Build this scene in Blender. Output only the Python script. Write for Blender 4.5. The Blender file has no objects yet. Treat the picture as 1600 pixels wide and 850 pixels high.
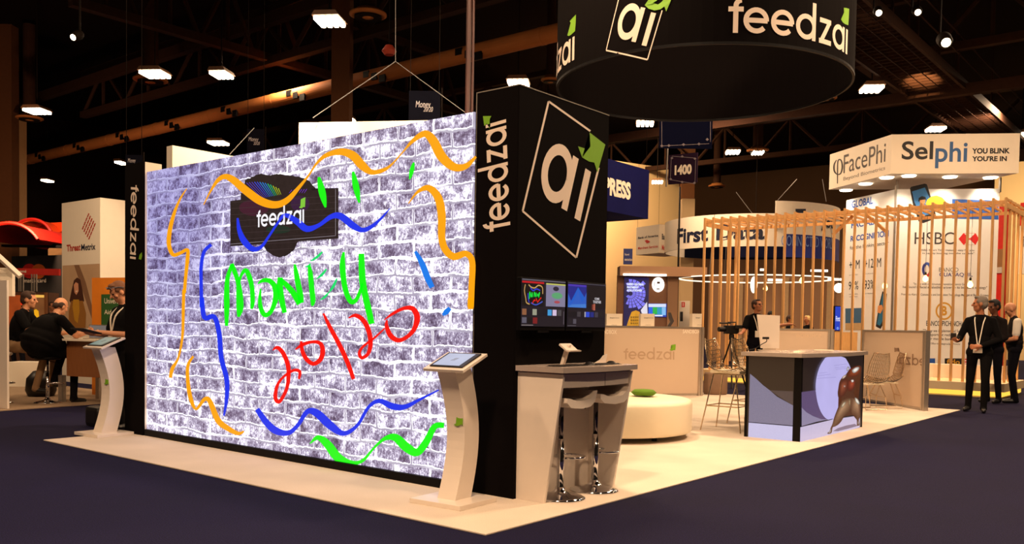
import bpy, bmesh, math, random
import numpy as np
from mathutils import Vector, Matrix

random.seed(7)
SC = bpy.context.scene
COL = SC.collection
R_ = math.radians

# ------------------------------------------------------------------ camera
F_PX, PPY = 1395.2, 557.3
YAW, PITCH, ROLL = 2.2556, -0.0365, -0.0164
CAM = Vector((0.0, 0.0, 1.35))
_f = Vector((math.cos(YAW)*math.cos(PITCH), math.sin(YAW)*math.cos(PITCH), math.sin(PITCH)))
_r = Vector((math.sin(YAW), -math.cos(YAW), 0.0))
_d = _f.cross(_r)
CR = _r*math.cos(ROLL) + _d*math.sin(ROLL)
CD = _d*math.cos(ROLL) - _r*math.sin(ROLL)
CF = _f
cam_d = bpy.data.cameras.new('camera')
cam_d.sensor_width = 36.0
cam_d.lens = F_PX/1600*36.0
cam_d.shift_y = (PPY-425)/1600.0
cam_d.clip_end = 300
cam = bpy.data.objects.new('camera', cam_d)
COL.objects.link(cam)
_m = Matrix((CR, -CD, -CF)).transposed().to_4x4()
_m.translation = CAM
cam.matrix_world = _m
SC.camera = cam

# ------------------------------------------------------------------ world, exposure, lights
w = bpy.data.worlds.new('hall_air'); SC.world = w; w.use_nodes = True
w.node_tree.nodes['Background'].inputs[0].default_value = (1.0, 0.66, 0.42, 1)
w.node_tree.nodes['Background'].inputs[1].default_value = 0.012
SC.view_settings.view_transform = 'Standard'
SC.view_settings.look = 'None'
SC.view_settings.exposure = 0.0
SC.view_settings.gamma = 1.0
SC.view_settings.use_curve_mapping = False
SC.cycles.use_denoising = True
SC.cycles.max_bounces = 6
SC.cycles.diffuse_bounces = 3
SC.cycles.glossy_bounces = 3
SC.cycles.transmission_bounces = 4
SC.cycles.transparent_max_bounces = 8
SC.cycles.sample_clamp_indirect = 4.0

WARM = (1.0, 0.68, 0.42)
def area(name, loc, size, power, col=WARM, target=None, spread=None):
    l = bpy.data.lights.new(name, 'AREA'); l.shape = 'DISK'; l.size = size; l.energy = power; l.color = col
    if spread: l.spread = R_(spread)
    o = bpy.data.objects.new(name, l); o.location = loc
    if target is not None:
        o.rotation_euler = (Vector(target)-Vector(loc)).to_track_quat('-Z', 'Y').to_euler()
    COL.objects.link(o); return o
def spot(name, loc, target, power, ang, col=WARM, size=.08, blend=.6):
    l = bpy.data.lights.new(name, 'SPOT'); l.energy = power; l.color = col; l.spot_size = R_(ang)
    l.spot_blend = blend; l.shadow_soft_size = size
    o = bpy.data.objects.new(name, l); o.location = loc
    o.rotation_euler = (Vector(target)-Vector(loc)).to_track_quat('-Z', 'Y').to_euler()
    COL.objects.link(o); return o
# overhead light of the hall; viewer-side and far-wall lights are unseen added fill
HALL = [(-6.5, 8.0, 700), (-2.0, 0.0, 1050), (-1.0, 12.0, 900), (-9.5, 0.0, 420), (-14.5, 9.0, 120), (-9.0, 19.5, 560), (-2.5, 22.0, 500), (3.0, 4.0, 500),
        (-20.0, 2.0, 300), (-22.0, 16.0, 300), (-14.0, 26.0, 700), (-6.0, 32.0, 700), (-24.0, 34.0, 700), (5.0, 20.0, 300), (2.0, 33.0, 400), (-16.0, 50.0, 700), (-30.0, 50.0, 500), (-4.0, 48.0, 500)]
for i, (x, y, p) in enumerate(HALL):
    area('hall_and_fill_light', (x, y, 8.6), 0.9, p)

# ------------------------------------------------------------------ helpers
def lin(c):
    out = []
    for v in c:
        v = v/255.0
        out.append(v/12.92 if v <= .04045 else ((v+.055)/1.055)**2.4)
    return tuple(out)
_mats = {}
def mat(name, col, rough=.6, metal=0.0, var=.12, scale=8.0, bump=0.0, trans=0.0, coat=0.0, spec=.5):
    if name in _mats: return _mats[name]
    m = bpy.data.materials.new(name); m.use_nodes = True
    nt = m.node_tree; p = nt.nodes['Principled BSDF']
    c = lin(col)
    tc = nt.nodes.new('ShaderNodeTexCoord'); nz = nt.nodes.new('ShaderNodeTexNoise')
    nz.inputs['Scale'].default_value = scale; nz.inputs['Detail'].default_value = 4
    nt.links.new(tc.outputs['Object'], nz.inputs['Vector'])
    mx = nt.nodes.new('ShaderNodeMix'); mx.data_type = 'RGBA'
    mx.inputs[6].default_value = tuple(max(0, v*(1-var)) for v in c)+(1,)
    mx.inputs[7].default_value = tuple(min(1, v*(1+var)) for v in c)+(1,)
    nt.links.new(nz.outputs['Fac'], mx.inputs[0]); nt.links.new(mx.outputs[2], p.inputs['Base Color'])
    p.inputs['Roughness'].default_value = rough; p.inputs['Metallic'].default_value = metal
    p.inputs['Specular IOR Level'].default_value = spec
    if coat: p.inputs['Coat Weight'].default_value = coat; p.inputs['Coat Roughness'].default_value = .08
    if trans:
        p.inputs['Alpha'].default_value = 1-trans
    if bump:
        b = nt.nodes.new('ShaderNodeBump'); b.inputs['Strength'].default_value = bump; b.inputs['Distance'].default_value = .01
        nt.links.new(nz.outputs['Fac'], b.inputs['Height']); nt.links.new(b.outputs[0], p.inputs['Normal'])
    _mats[name] = m; return m
def emi(name, col, strength=1.0, var=0.0, scale=30.0):
    """a surface that gives off light: screen, lamp, backlit print"""
    if name in _mats: return _mats[name]
    m = bpy.data.materials.new(name); m.use_nodes = True
    nt = m.node_tree; p = nt.nodes['Principled BSDF']; c = lin(col)
    p.inputs['Base Color'].default_value = (0.01, 0.01, 0.01, 1); p.inputs['Roughness'].default_value = .4
    p.inputs['Emission Strength'].default_value = strength
    p.inputs['Emission Color'].default_value = c+(1,)
    if var:
        tc = nt.nodes.new('ShaderNodeTexCoord'); nz = nt.nodes.new('ShaderNodeTexNoise')
        nz.inputs['Scale'].default_value = scale
        nt.links.new(tc.outputs['Object'], nz.inputs['Vector'])
        mx = nt.nodes.new('ShaderNodeMix'); mx.data_type = 'RGBA'
        mx.inputs[6].default_value = tuple(v*(1-var) for v in c)+(1,); mx.inputs[7].default_value = tuple(min(1, v*(1+var)) for v in c)+(1,)
        nt.links.new(nz.outputs['Fac'], mx.inputs[0]); nt.links.new(mx.outputs[2], p.inputs['Emission Color'])
    _mats[name] = m; return m

def obj(name, bm, m, parent=None, smooth=False, label=None, kind=None):
    if isinstance(bm, bmesh.types.BMesh):
        me = bpy.data.meshes.new(name); bmesh.ops.recalc_face_normals(bm, faces=bm.faces); bm.to_mesh(me); bm.free()
    else: me = bm
    for q in (m if isinstance(m, (list, tuple)) else [m]): me.materials.append(q)
    if smooth: me.polygons.foreach_set('use_smooth', [True]*len(me.polygons))
    o = bpy.data.objects.new(name, me); COL.objects.link(o)
    if parent: o.parent = parent
    if label: o['label'] = label
    if kind: o['kind'] = kind
    return o
def tag(o, label, cat, group=None, kind=None):
    o['label'] = label; o['category'] = cat
    if group: o['group'] = group
    if kind: o['kind'] = kind
    return o
def thing(name, label, cat, loc=(0, 0, 0), rotz=0.0, group=None):
    o = bpy.data.objects.new(name, None); o.empty_display_size = .1; COL.objects.link(o)
    o.location = loc; o.rotation_euler = (0, 0, rotz)
    return tag(o, label, cat, group)
def copy_tree(o, parent=None):
    c = o.copy(); COL.objects.link(c)
    if parent: c.parent = parent
    for ch in list(o.children): copy_tree(ch, c)
    return c
def box(bm, x0, x1, y0, y1, z0, z1, bev=0):
    r = bmesh.ops.create_cube(bm, size=1)
    for v in r['verts']:
        v.co = Vector(((x0+x1)/2+v.co.x*(x1-x0), (y0+y1)/2+v.co.y*(y1-y0), (z0+z1)/2+v.co.z*(z1-z0)))
    if bev:
        es = list({e for v in r['verts'] for e in v.link_edges})
        bmesh.ops.bevel(bm, geom=es, offset=bev, segments=2, affect='EDGES', profile=.6)
    return bm
def B(*a, **k): return box(bmesh.new(), *a, **k)
def tube(bm, pts, r, n=8, closed=False, caps=True):
    pts = [Vector(p) for p in pts]; N = len(pts); rings = []
    up = None
    for i, p in enumerate(pts):
        if closed: t = (pts[(i+1) % N]-pts[i-1])
        else: t = pts[min(i+1, N-1)]-pts[max(i-1, 0)]
        t.normalize()
        if up is None: up = t.orthogonal().normalized()
        else:
            up = up-t*up.dot(t)
            up = up.normalized() if up.length > 1e-6 else t.orthogonal().normalized()
        s = t.cross(up); rr = r[i] if isinstance(r, (list, tuple)) else r
        rings.append([bm.verts.new(p+(up*math.cos(2*math.pi*k/n)+s*math.sin(2*math.pi*k/n))*rr) for k in range(n)])
    for i in range(N if closed else N-1):
        a, b = rings[i], rings[(i+1) % N]
        for k in range(n): bm.faces.new((a[k], a[(k+1) % n], b[(k+1) % n], b[k]))
    if not closed and caps:
        bm.faces.new(rings[0][::-1]); bm.faces.new(rings[-1])
    return bm
def T(*a, **k): return tube(bmesh.new(), *a, **k)
def lathe(bm, prof, c=(0, 0, 0), n=32):
    rings = []
    for r, z in prof:
        if r < 1e-5: rings.append([bm.verts.new((c[0], c[1], c[2]+z))])
        else: rings.append([bm.verts.new((c[0]+r*math.cos(2*math.pi*k/n), c[1]+r*math.sin(2*math.pi*k/n), c[2]+z)) for k in range(n)])
    for a, b in zip(rings, rings[1:]):
        for k in range(n):
            q = [a[k % len(a)], a[(k+1) % len(a)], b[(k+1) % len(b)], b[k % len(b)]]
            u = []
            for v in q:
                if v not in u: u.append(v)
            if len(u) > 2: bm.faces.new(u)
    if len(rings[0]) > 1: bm.faces.new(rings[0][::-1])
    if len(rings[-1]) > 1: bm.faces.new(rings[-1])
    return bm
def L(*a, **k): return lathe(bmesh.new(), *a, **k)
def prism(poly, y0, y1, axis='y'):
    """extrude a 2-D outline between two coordinates of one axis"""
    bm = bmesh.new()
    def P(p, t):
        return {'y': (p[0], t, p[1]), 'x': (t, p[0], p[1]), 'z': (p[0], p[1], t)}[axis]
    a = [bm.verts.new(P(p, y0)) for p in poly]; b = [bm.verts.new(P(p, y1)) for p in poly]
    bm.faces.new(a); bm.faces.new(b[::-1]); n = len(a)
    for i in range(n): bm.faces.new((a[i], a[(i+1) % n], b[(i+1) % n], b[i]))
    return bm
def ray(x, y): return CR*((x-800)/F_PX)+CD*((y-PPY)/F_PX)+CF
def at(x, y, dep): return CAM+ray(x, y)*dep
def on_z(x, y, z=0.0):
    d = ray(x, y); return CAM+d*((z-CAM.z)/d.z)

def smooth_path(pts, k=5):
    """Catmull-Rom through points of any dimension"""
    P = [np.array(p, float) for p in pts]; out = []
    for i in range(len(P)-1):
        p0 = P[max(i-1, 0)]; p1 = P[i]; p2 = P[i+1]; p3 = P[min(i+2, len(P)-1)]
        for j in range(k):
            t = j/k
            out.append(.5*((2*p1)+(-p0+p2)*t+(2*p0-5*p1+4*p2-p3)*t*t+(-p0+3*p1-3*p2+p3)*t**3))
    out.append(P[-1]); return out
def ribbon2d(pts, closed=False, round_ends=False):
    """left and right edge points of a stroke; pts = (x, y, width)"""
    n = len(pts); Lf, Rt = [], []
    for i in range(n):
        a = pts[i-1] if (i > 0 or closed) else pts[i]; b = pts[(i+1) % n] if (i < n-1 or closed) else pts[i]
        dx, dy = b[0]-a[0], b[1]-a[1]; q = math.hypot(dx, dy) or 1
        nx, ny = -dy/q, dx/q; ww = max(pts[i][2], 0.01)/2
        Lf.append((pts[i][0]+nx*ww, pts[i][1]+ny*ww)); Rt.append((pts[i][0]-nx*ww, pts[i][1]-ny*ww))
    return Lf, Rt

_txt = {}
def text_geo(s, bold=0.0, shear=0.0):
    key = (s, bold, shear)
    if key in _txt: return _txt[key]
    cu = bpy.data.curves.new('t', 'FONT'); cu.body = s; cu.offset = bold; cu.resolution_u = 4; cu.shear = shear
    cu.fill_mode = 'FRONT'
    o = bpy.data.objects.new('t', cu); COL.objects.link(o)
    dg = bpy.context.evaluated_depsgraph_get(); dg.update()
    me = bpy.data.meshes.new_from_object(o.evaluated_get(dg))
    vs = [(v.co.x, v.co.y) for v in me.vertices]; fs = [list(p.vertices) for p in me.polygons]
    bpy.data.objects.remove(o); bpy.data.curves.remove(cu); bpy.data.meshes.remove(me)
    _txt[key] = (vs, fs); return vs, fs

# the rounded geometric wordmark, drawn with strokes; x-height 1
def arc(cx, cy, r, a0, a1, n=22): return [(cx+r*math.cos(R_(a0+(a1-a0)*i/n)), cy+r*math.sin(R_(a0+(a1-a0)*i/n))) for i in range(n+1)]
SW = .19
def wordmark(letters=False):
    out = []; x = 0; cut = []
    out.append([(x+.33, 0), (x+.33, .5), (x+.33, .98)]+arc(x+.33+.22, 1.03, .22, 170, 92, 8)); out.append([(x+.05, .91), (x+.62, .91)]); x += .62; cut.append(2)
    for _ in range(2):
        out.append(arc(x+.5, .5, .405, -2, 318)); out.append([(x+.12, .5), (x+.94, .5)]); x += 1.08; cut.append(len(out))
    out.append(arc(x+.5, .5, .405, 0, 360)); out.append([(x+.9, 0), (x+.9, .7), (x+.9, 1.48)]); x += 1.14; cut.append(len(out))
    out.append([(x+.08, .91), (x+.78, .91)]); out.append([(x+.68, .9), (x+.18, .1)]); out.append([(x+.05, .095), (x+.8, .095)]); x += .9; cut.append(len(out))
    out.append(arc(x+.5, .5, .405, 0, 360)); out.append([(x+.9, 0), (x+.9, 1.0)]); x += 1.13; cut.append(len(out))
    out.append([(x+.12, 0), (x+.12, 1.0)]); x += .22; cut.append(len(out))
    if letters: return [out[a:b] for a, b in zip([0]+cut, cut)], x
    return out, x
LEAF = [(1, 1), (.62, .93), (.28, .84), (.42, .72), (.5, .58), (.44, .38), (.26, .2), (0, .1), (.2, 0), (.46, -.02), (.68, .08), (.8, .22), (.93, .05), (.98, .5)]

class Surf:
    """a plane (or cylinder) with its own 2-D coordinates: u to the right, v up, in metres"""
    def pos(self, u, v, e): return (u, -e, v)
    def flat(self, name, polys, m, eps=.002, label=None, step=None):
        bm = bmesh.new()
        for k, poly in enumerate(polys):
            vs = [bm.verts.new(self.pos(u, v, eps+(step[k]*.0005 if step else 0))) for u, v in poly]
            try: bm.faces.new(vs)
            except ValueError: pass
        bmesh.ops.triangulate(bm, faces=bm.faces)
        o = obj(name, bm, m, self.root, label=label); return o
    def px(self, *pts): return [self.loc(*p) for p in pts]
    def poly(self, name, pts, m, eps=.002, label=None): return self.flat(name, [self.px(*pts)], m, eps, label)
    def stroke(self, name, pts, m, eps=.004, k=5, label=None, closed=False):
        """stroke drawn through photo pixels (x, y, width) and laid on the surface"""
        p = smooth_path(pts, k) if k > 1 else pts
        a, b = ribbon2d(p, closed); a = self.px(*a); b = self.px(*b); n = len(a)
        quads = [(a[i], b[i], b[(i+1) % n], a[(i+1) % n]) for i in range(n if closed else n-1)]
        return self.flat(name, quads, m, eps, label)
    def text(self, s, p0, p1, m, bold=0.0, eps=.003, shear=0.0, name='lettering', label=None, clip=None):
        """text fitted between photo pixels p0 (lower left) and p1 (upper right)"""
        vs, fs = text_geo(s, bold, shear)
        x0 = min(v[0] for v in vs); x1 = max(v[0] for v in vs); y0 = min(v[1] for v in vs); y1 = max(v[1] for v in vs)
        a = self.loc(*p0); b = self.loc(*p1); sx = (b[0]-a[0])/(x1-x0); sy = (b[1]-a[1])/(y1-y0)
        bm = bmesh.new(); V = [bm.verts.new(self.pos(a[0]+(x-x0)*sx, a[1]+(y-y0)*sy, eps)) for x, y in vs]
        for f in fs:
            try: bm.faces.new([V[i] for i in f])
            except ValueError: pass
        return obj(name, bm, m, self.root, label=label)
    def lines(self, O, U, V, paths, wd, name, m, eps=.003):
        """strokes in logo coordinates O + x U + y V"""
        quads = []; step = []
        for n_, p in enumerate(paths):
            a, b = ribbon2d([(x, y, wd) for x, y in p])
            g = lambda q: (O[0]+q[0]*U[0]+q[1]*V[0], O[1]+q[0]*U[1]+q[1]*V[1])
            a = [g(q) for q in a]; b = [g(q) for q in b]
            quads += [(a[i], b[i], b[i+1], a[i+1]) for i in range(len(a)-1)]; step += [n_]*(len(a)-1)
        return self.flat(name, quads, m, eps, None, step)
    def logo(self, p0, p1, ptop, m, leaf, eps=.003, leafbox=None):
        """wordmark from pixel p0 to p1 on its base line, x-height at ptop above p0"""
        glyphs, W = wordmark(True); O = self.loc(*p0); q = self.loc(*p1); t = self.loc(*ptop)
        U = ((q[0]-O[0])/W, (q[1]-O[1])/W); V = (t[0]-O[0], t[1]-O[1])
        for gp in glyphs: self.lines(O, U, V, gp, SW, 'letter', m, eps)
        if leaf:
            x0, y0, s = leafbox or (W-.62, 1.12, .78)
            self.flat('leaf_arrow', [[(O[0]+(x0+a*s)*U[0]+(y0+b*s)*V[0], O[1]+(x0+a*s)*U[1]+(y0+b*s)*V[1]) for a, b in LEAF]], leaf, eps)
class Board(Surf):
    """an upright board given by photo pixels of its top left and top right corner and their distances"""
    def __init__(s, name, label, cat, tl, tr, yb, dl, dr, thick=.1, m=None, face='panel', z0=None, group=None, O=None, ex=None, W=None, H=None):
        if O is None:
            A = at(tl[0], tl[1], dl); Bq = at(tr[0], tr[1], dr)
            zt = (A.z+Bq.z)/2; z0 = at(tl[0], yb, dl).z if z0 is None else z0
            O = Vector((A.x, A.y, z0)); e = Vector((Bq.x-A.x, Bq.y-A.y, 0)); W = e.length; ex = e.normalized(); H = zt-z0
        s.O = Vector(O); s.ex = Vector(ex).normalized(); s.W = W; s.H = H
        s.n = Vector((s.ex.y, -s.ex.x, 0))
        s.rotz = math.atan2(s.ex.y, s.ex.x)
        s.root = thing(name, label, cat, s.O, s.rotz, group)
        if m: s.body = obj(face, B(0, s.W, 0, thick, 0, s.H), m, s.root)
    def loc(s, x, y):
        d = ray(x, y); t = (s.O-CAM).dot(s.n)/d.dot(s.n); P = CAM+d*t-s.O
        return (P.dot(s.ex), P.z)
    def slab(s, name, a, b, m, y0=-.02, y1=.0, label=None):
        (u0, v1), (u1, v0) = s.loc(*a), s.loc(*b)
        return obj(name, B(min(u0, u1), max(u0, u1), y0, y1, min(v0, v1), max(v0, v1)), m, s.root, label=label)

# ------------------------------------------------------------------ materials
M_black = mat('black_laminate', (9, 7, 8), .5, var=.3, spec=.12)
M_fabric = mat('black_banner_fabric', (11, 7, 7), .95, var=.2, scale=60, spec=.06)
M_white = mat('white_gloss_laminate', (236, 222, 208), .3, var=.03, coat=.3)
M_offwhite = mat('off_white_print', (238, 225, 205), .6, var=.03)
M_letter = mat('pale_vinyl_lettering', (232, 214, 198), .55, var=.04)
M_leaf = mat('green_vinyl', (118, 172, 28), .55, var=.05)
M_chrome = mat('chrome', (222, 222, 226), .08, 1.0, var=.02)
M_alu = mat('brushed_aluminium', (190, 178, 165), .35, .8, var=.1, scale=30)
M_darkmetal = mat('dark_steel', (26, 18, 14), .7, .2, var=.3, spec=.1)
M_pine = None
M_ink = mat('black_ink', (20, 17, 20), .6)
M_navyink = mat('navy_ink', (16, 24, 52), .6)
M_blueink = mat('blue_ink', (44, 92, 170), .6)
M_redink = mat('red_ink', (205, 40, 30), .6)
M_greyink = mat('grey_ink', (110, 105, 102), .6)
M_glass = mat('screen_glass', (8, 8, 10), .12, var=.1)

def wood(name, c1, c2, scale=6):
    m = bpy.data.materials.new(name); m.use_nodes = True; nt = m.node_tree; p = nt.nodes['Principled BSDF']
    tc = nt.nodes.new('ShaderNodeTexCoord'); mp = nt.nodes.new('ShaderNodeMapping'); mp.inputs['Scale'].default_value = (9, 9, .8)
    nz = nt.nodes.new('ShaderNodeTexNoise'); nz.inputs['Scale'].default_value = scale; nz.inputs['Detail'].default_value = 6
    mx = nt.nodes.new('ShaderNodeMix'); mx.data_type = 'RGBA'
    mx.inputs[6].default_value = lin(c1)+(1,); mx.inputs[7].default_value = lin(c2)+(1,)
    nt.links.new(tc.outputs['Object'], mp.inputs[0]); nt.links.new(mp.outputs[0], nz.inputs['Vector'])
    nt.links.new(nz.outputs['Fac'], mx.inputs[0]); nt.links.new(mx.outputs[2], p.inputs['Base Color'])
    p.inputs['Roughness'].default_value = .55; return m
M_pine = wood('pine', (196, 138, 78), (238, 190, 124))
M_oak = wood('oak_veneer', (120, 70, 34), (150, 94, 50))

def carpet(name, c1, c2, sc, bump=.6):
    m = bpy.data.materials.new(name); m.use_nodes = True; nt = m.node_tree; p = nt.nodes['Principled BSDF']
    tc = nt.nodes.new('ShaderNodeTexCoord'); nz = nt.nodes.new('ShaderNodeTexNoise'); nz.inputs['Scale'].default_value = sc
    nz.inputs['Detail'].default_value = 3; nz2 = nt.nodes.new('ShaderNodeTexNoise'); nz2.inputs['Scale'].default_value = 1.2
    mx = nt.nodes.new('ShaderNodeMix'); mx.data_type = 'RGBA'; rp = nt.nodes.new('ShaderNodeValToRGB')
    rp.color_ramp.elements[0].position = .38; rp.color_ramp.elements[1].position = .64
    rp.color_ramp.elements[0].color = lin(c1)+(1,); rp.color_ramp.elements[1].color = lin(c2)+(1,)
    nt.links.new(tc.outputs['Object'], nz.inputs['Vector']); nt.links.new(tc.outputs['Object'], nz2.inputs['Vector'])
    nt.links.new(nz.outputs['Fac'], rp.inputs[0])
    mx.blend_type = 'MULTIPLY'; mx.inputs[0].default_value = .35
    nt.links.new(rp.outputs[0], mx.inputs[6]); nt.links.new(nz2.outputs['Fac'], mx.inputs[7]); nt.links.new(mx.outputs[2], p.inputs['Base Color'])
    b = nt.nodes.new('ShaderNodeBump'); b.inputs['Strength'].default_value = bump; b.inputs['Distance'].default_value = .01
    nt.links.new(nz.outputs['Fac'], b.inputs['Height']); nt.links.new(b.outputs[0], p.inputs['Normal'])
    p.inputs['Roughness'].default_value = .95; p.inputs['Specular IOR Level'].default_value = .15; return m
M_navy = carpet('navy_carpet', (9, 8, 32), (26, 22, 66), 110)
M_cream = carpet('cream_booth_carpet', (226, 208, 190), (240, 226, 208), 160, .2)
M_concrete = mat('dark_ceiling', (22, 13, 10), .95, var=.3, scale=.6, spec=.05)
M_duct = mat('galvanised_duct', (170, 104, 54), .75, 0.0, var=.15, scale=2, spec=.15)
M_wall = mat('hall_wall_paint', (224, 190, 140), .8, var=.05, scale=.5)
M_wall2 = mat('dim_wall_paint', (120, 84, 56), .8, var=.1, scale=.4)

GROUPS = {'high_bay_lamp': 'high-bay lamps under the hall roof', 'ceiling_diffuser': 'round ceiling diffusers', 'pendant_bulb': 'pendant bulbs in the slatted pavilion', 'wire_stool': 'wire stools behind the desk',
          'wire_chair': 'wire chairs by the right partition', 'partition': 'frosted partitions of the central stand', 'monitor': 'monitors on the black tower', 'tablet_kiosk': 'tablet kiosks before the screen', 'stage_spotlight': 'stage spotlights under the roof',
          'display_box': 'white boxes on the back counter', 'support_rod': 'pale rods under the red bar sign', 'bar_stool': 'pedestal bar stools', 'roof_truss': 'steel roof trusses', 'keyboard': 'keyboards on the counter', 'computer_mouse': 'mice on the counter',
          'end_column': 'black columns at the ends of the screen', 'hanging_banner': 'hanging banners', 'light_bar': 'short light bars', 'arched_roof': 'arched roofs', 'cream_wall': 'cream boards behind the screen', 'steel_column': 'steel columns', 'column': 'stand columns'}
# ------------------------------------------------------------------ setting
obj('floor', B(-60, 12, -8, 62, -.05, 0), M_navy, kind='structure')
obj('ceiling', B(-60, 12, -8, 62, 12, 12.1), M_concrete, kind='structure')
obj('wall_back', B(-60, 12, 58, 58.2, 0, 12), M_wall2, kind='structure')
obj('wall_left', B(-50.2, -50, -8, 58, 0, 12), M_concrete, kind='structure')
# lit wall section behind the far stands
lw = Board('wall_far', 'x', 'x', (930, 262), (1062, 262), 500, 44, 47, .3, None, z0=0)
_o = lw.root; del _o['label']; del _o['category']; _o['kind'] = 'structure'
_w = at(1062, 262, 47); _a = at(880, 240, 43)
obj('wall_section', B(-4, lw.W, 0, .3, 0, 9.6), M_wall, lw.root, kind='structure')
rw = Board('wall_right', 'x', 'x', (1555, 262), (1760, 262), 500, 44, 40, .3, None, z0=0)
_o = rw.root; del _o['label']; del _o['category']; _o['kind'] = 'structure'
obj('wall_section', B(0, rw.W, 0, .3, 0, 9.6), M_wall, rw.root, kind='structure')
area('wall_wash', at(960, 250, 41)+Vector((0, 0, 1.5)), 1.5, 750, (1, .70, .38), at(1000, 420, 45))
area('wall_wash', at(1600, 250, 38)+Vector((0, 0, -1)), 1.5, 600, (1, .74, .42), at(1600, 420, 43))

# white booth carpet laid on the hall carpet
o = thing('booth_carpet', 'cream carpeted platform of the central stand, its corner pointing at the viewer', 'carpet', (-3.68, 4.27, 0))
obj('carpet_sheet', B(-6.36, 0, 0, 12.36, 0, .012, bev=.004), M_cream, o)
LP0 = on_z(0, 643); LP1 = on_z(200, 628)
o = tag(obj('booth_carpet', prism([(-13.45, 4.2), (-13.85, 7.9), (-30, 7.9), (-30, 4.2)], 0, .012, 'z'), carpet('tan_stand_carpet', (150, 128, 104), (176, 150, 124), 120, .2)),
        'tan carpet under the stools at the far left stand', 'carpet')

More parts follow.
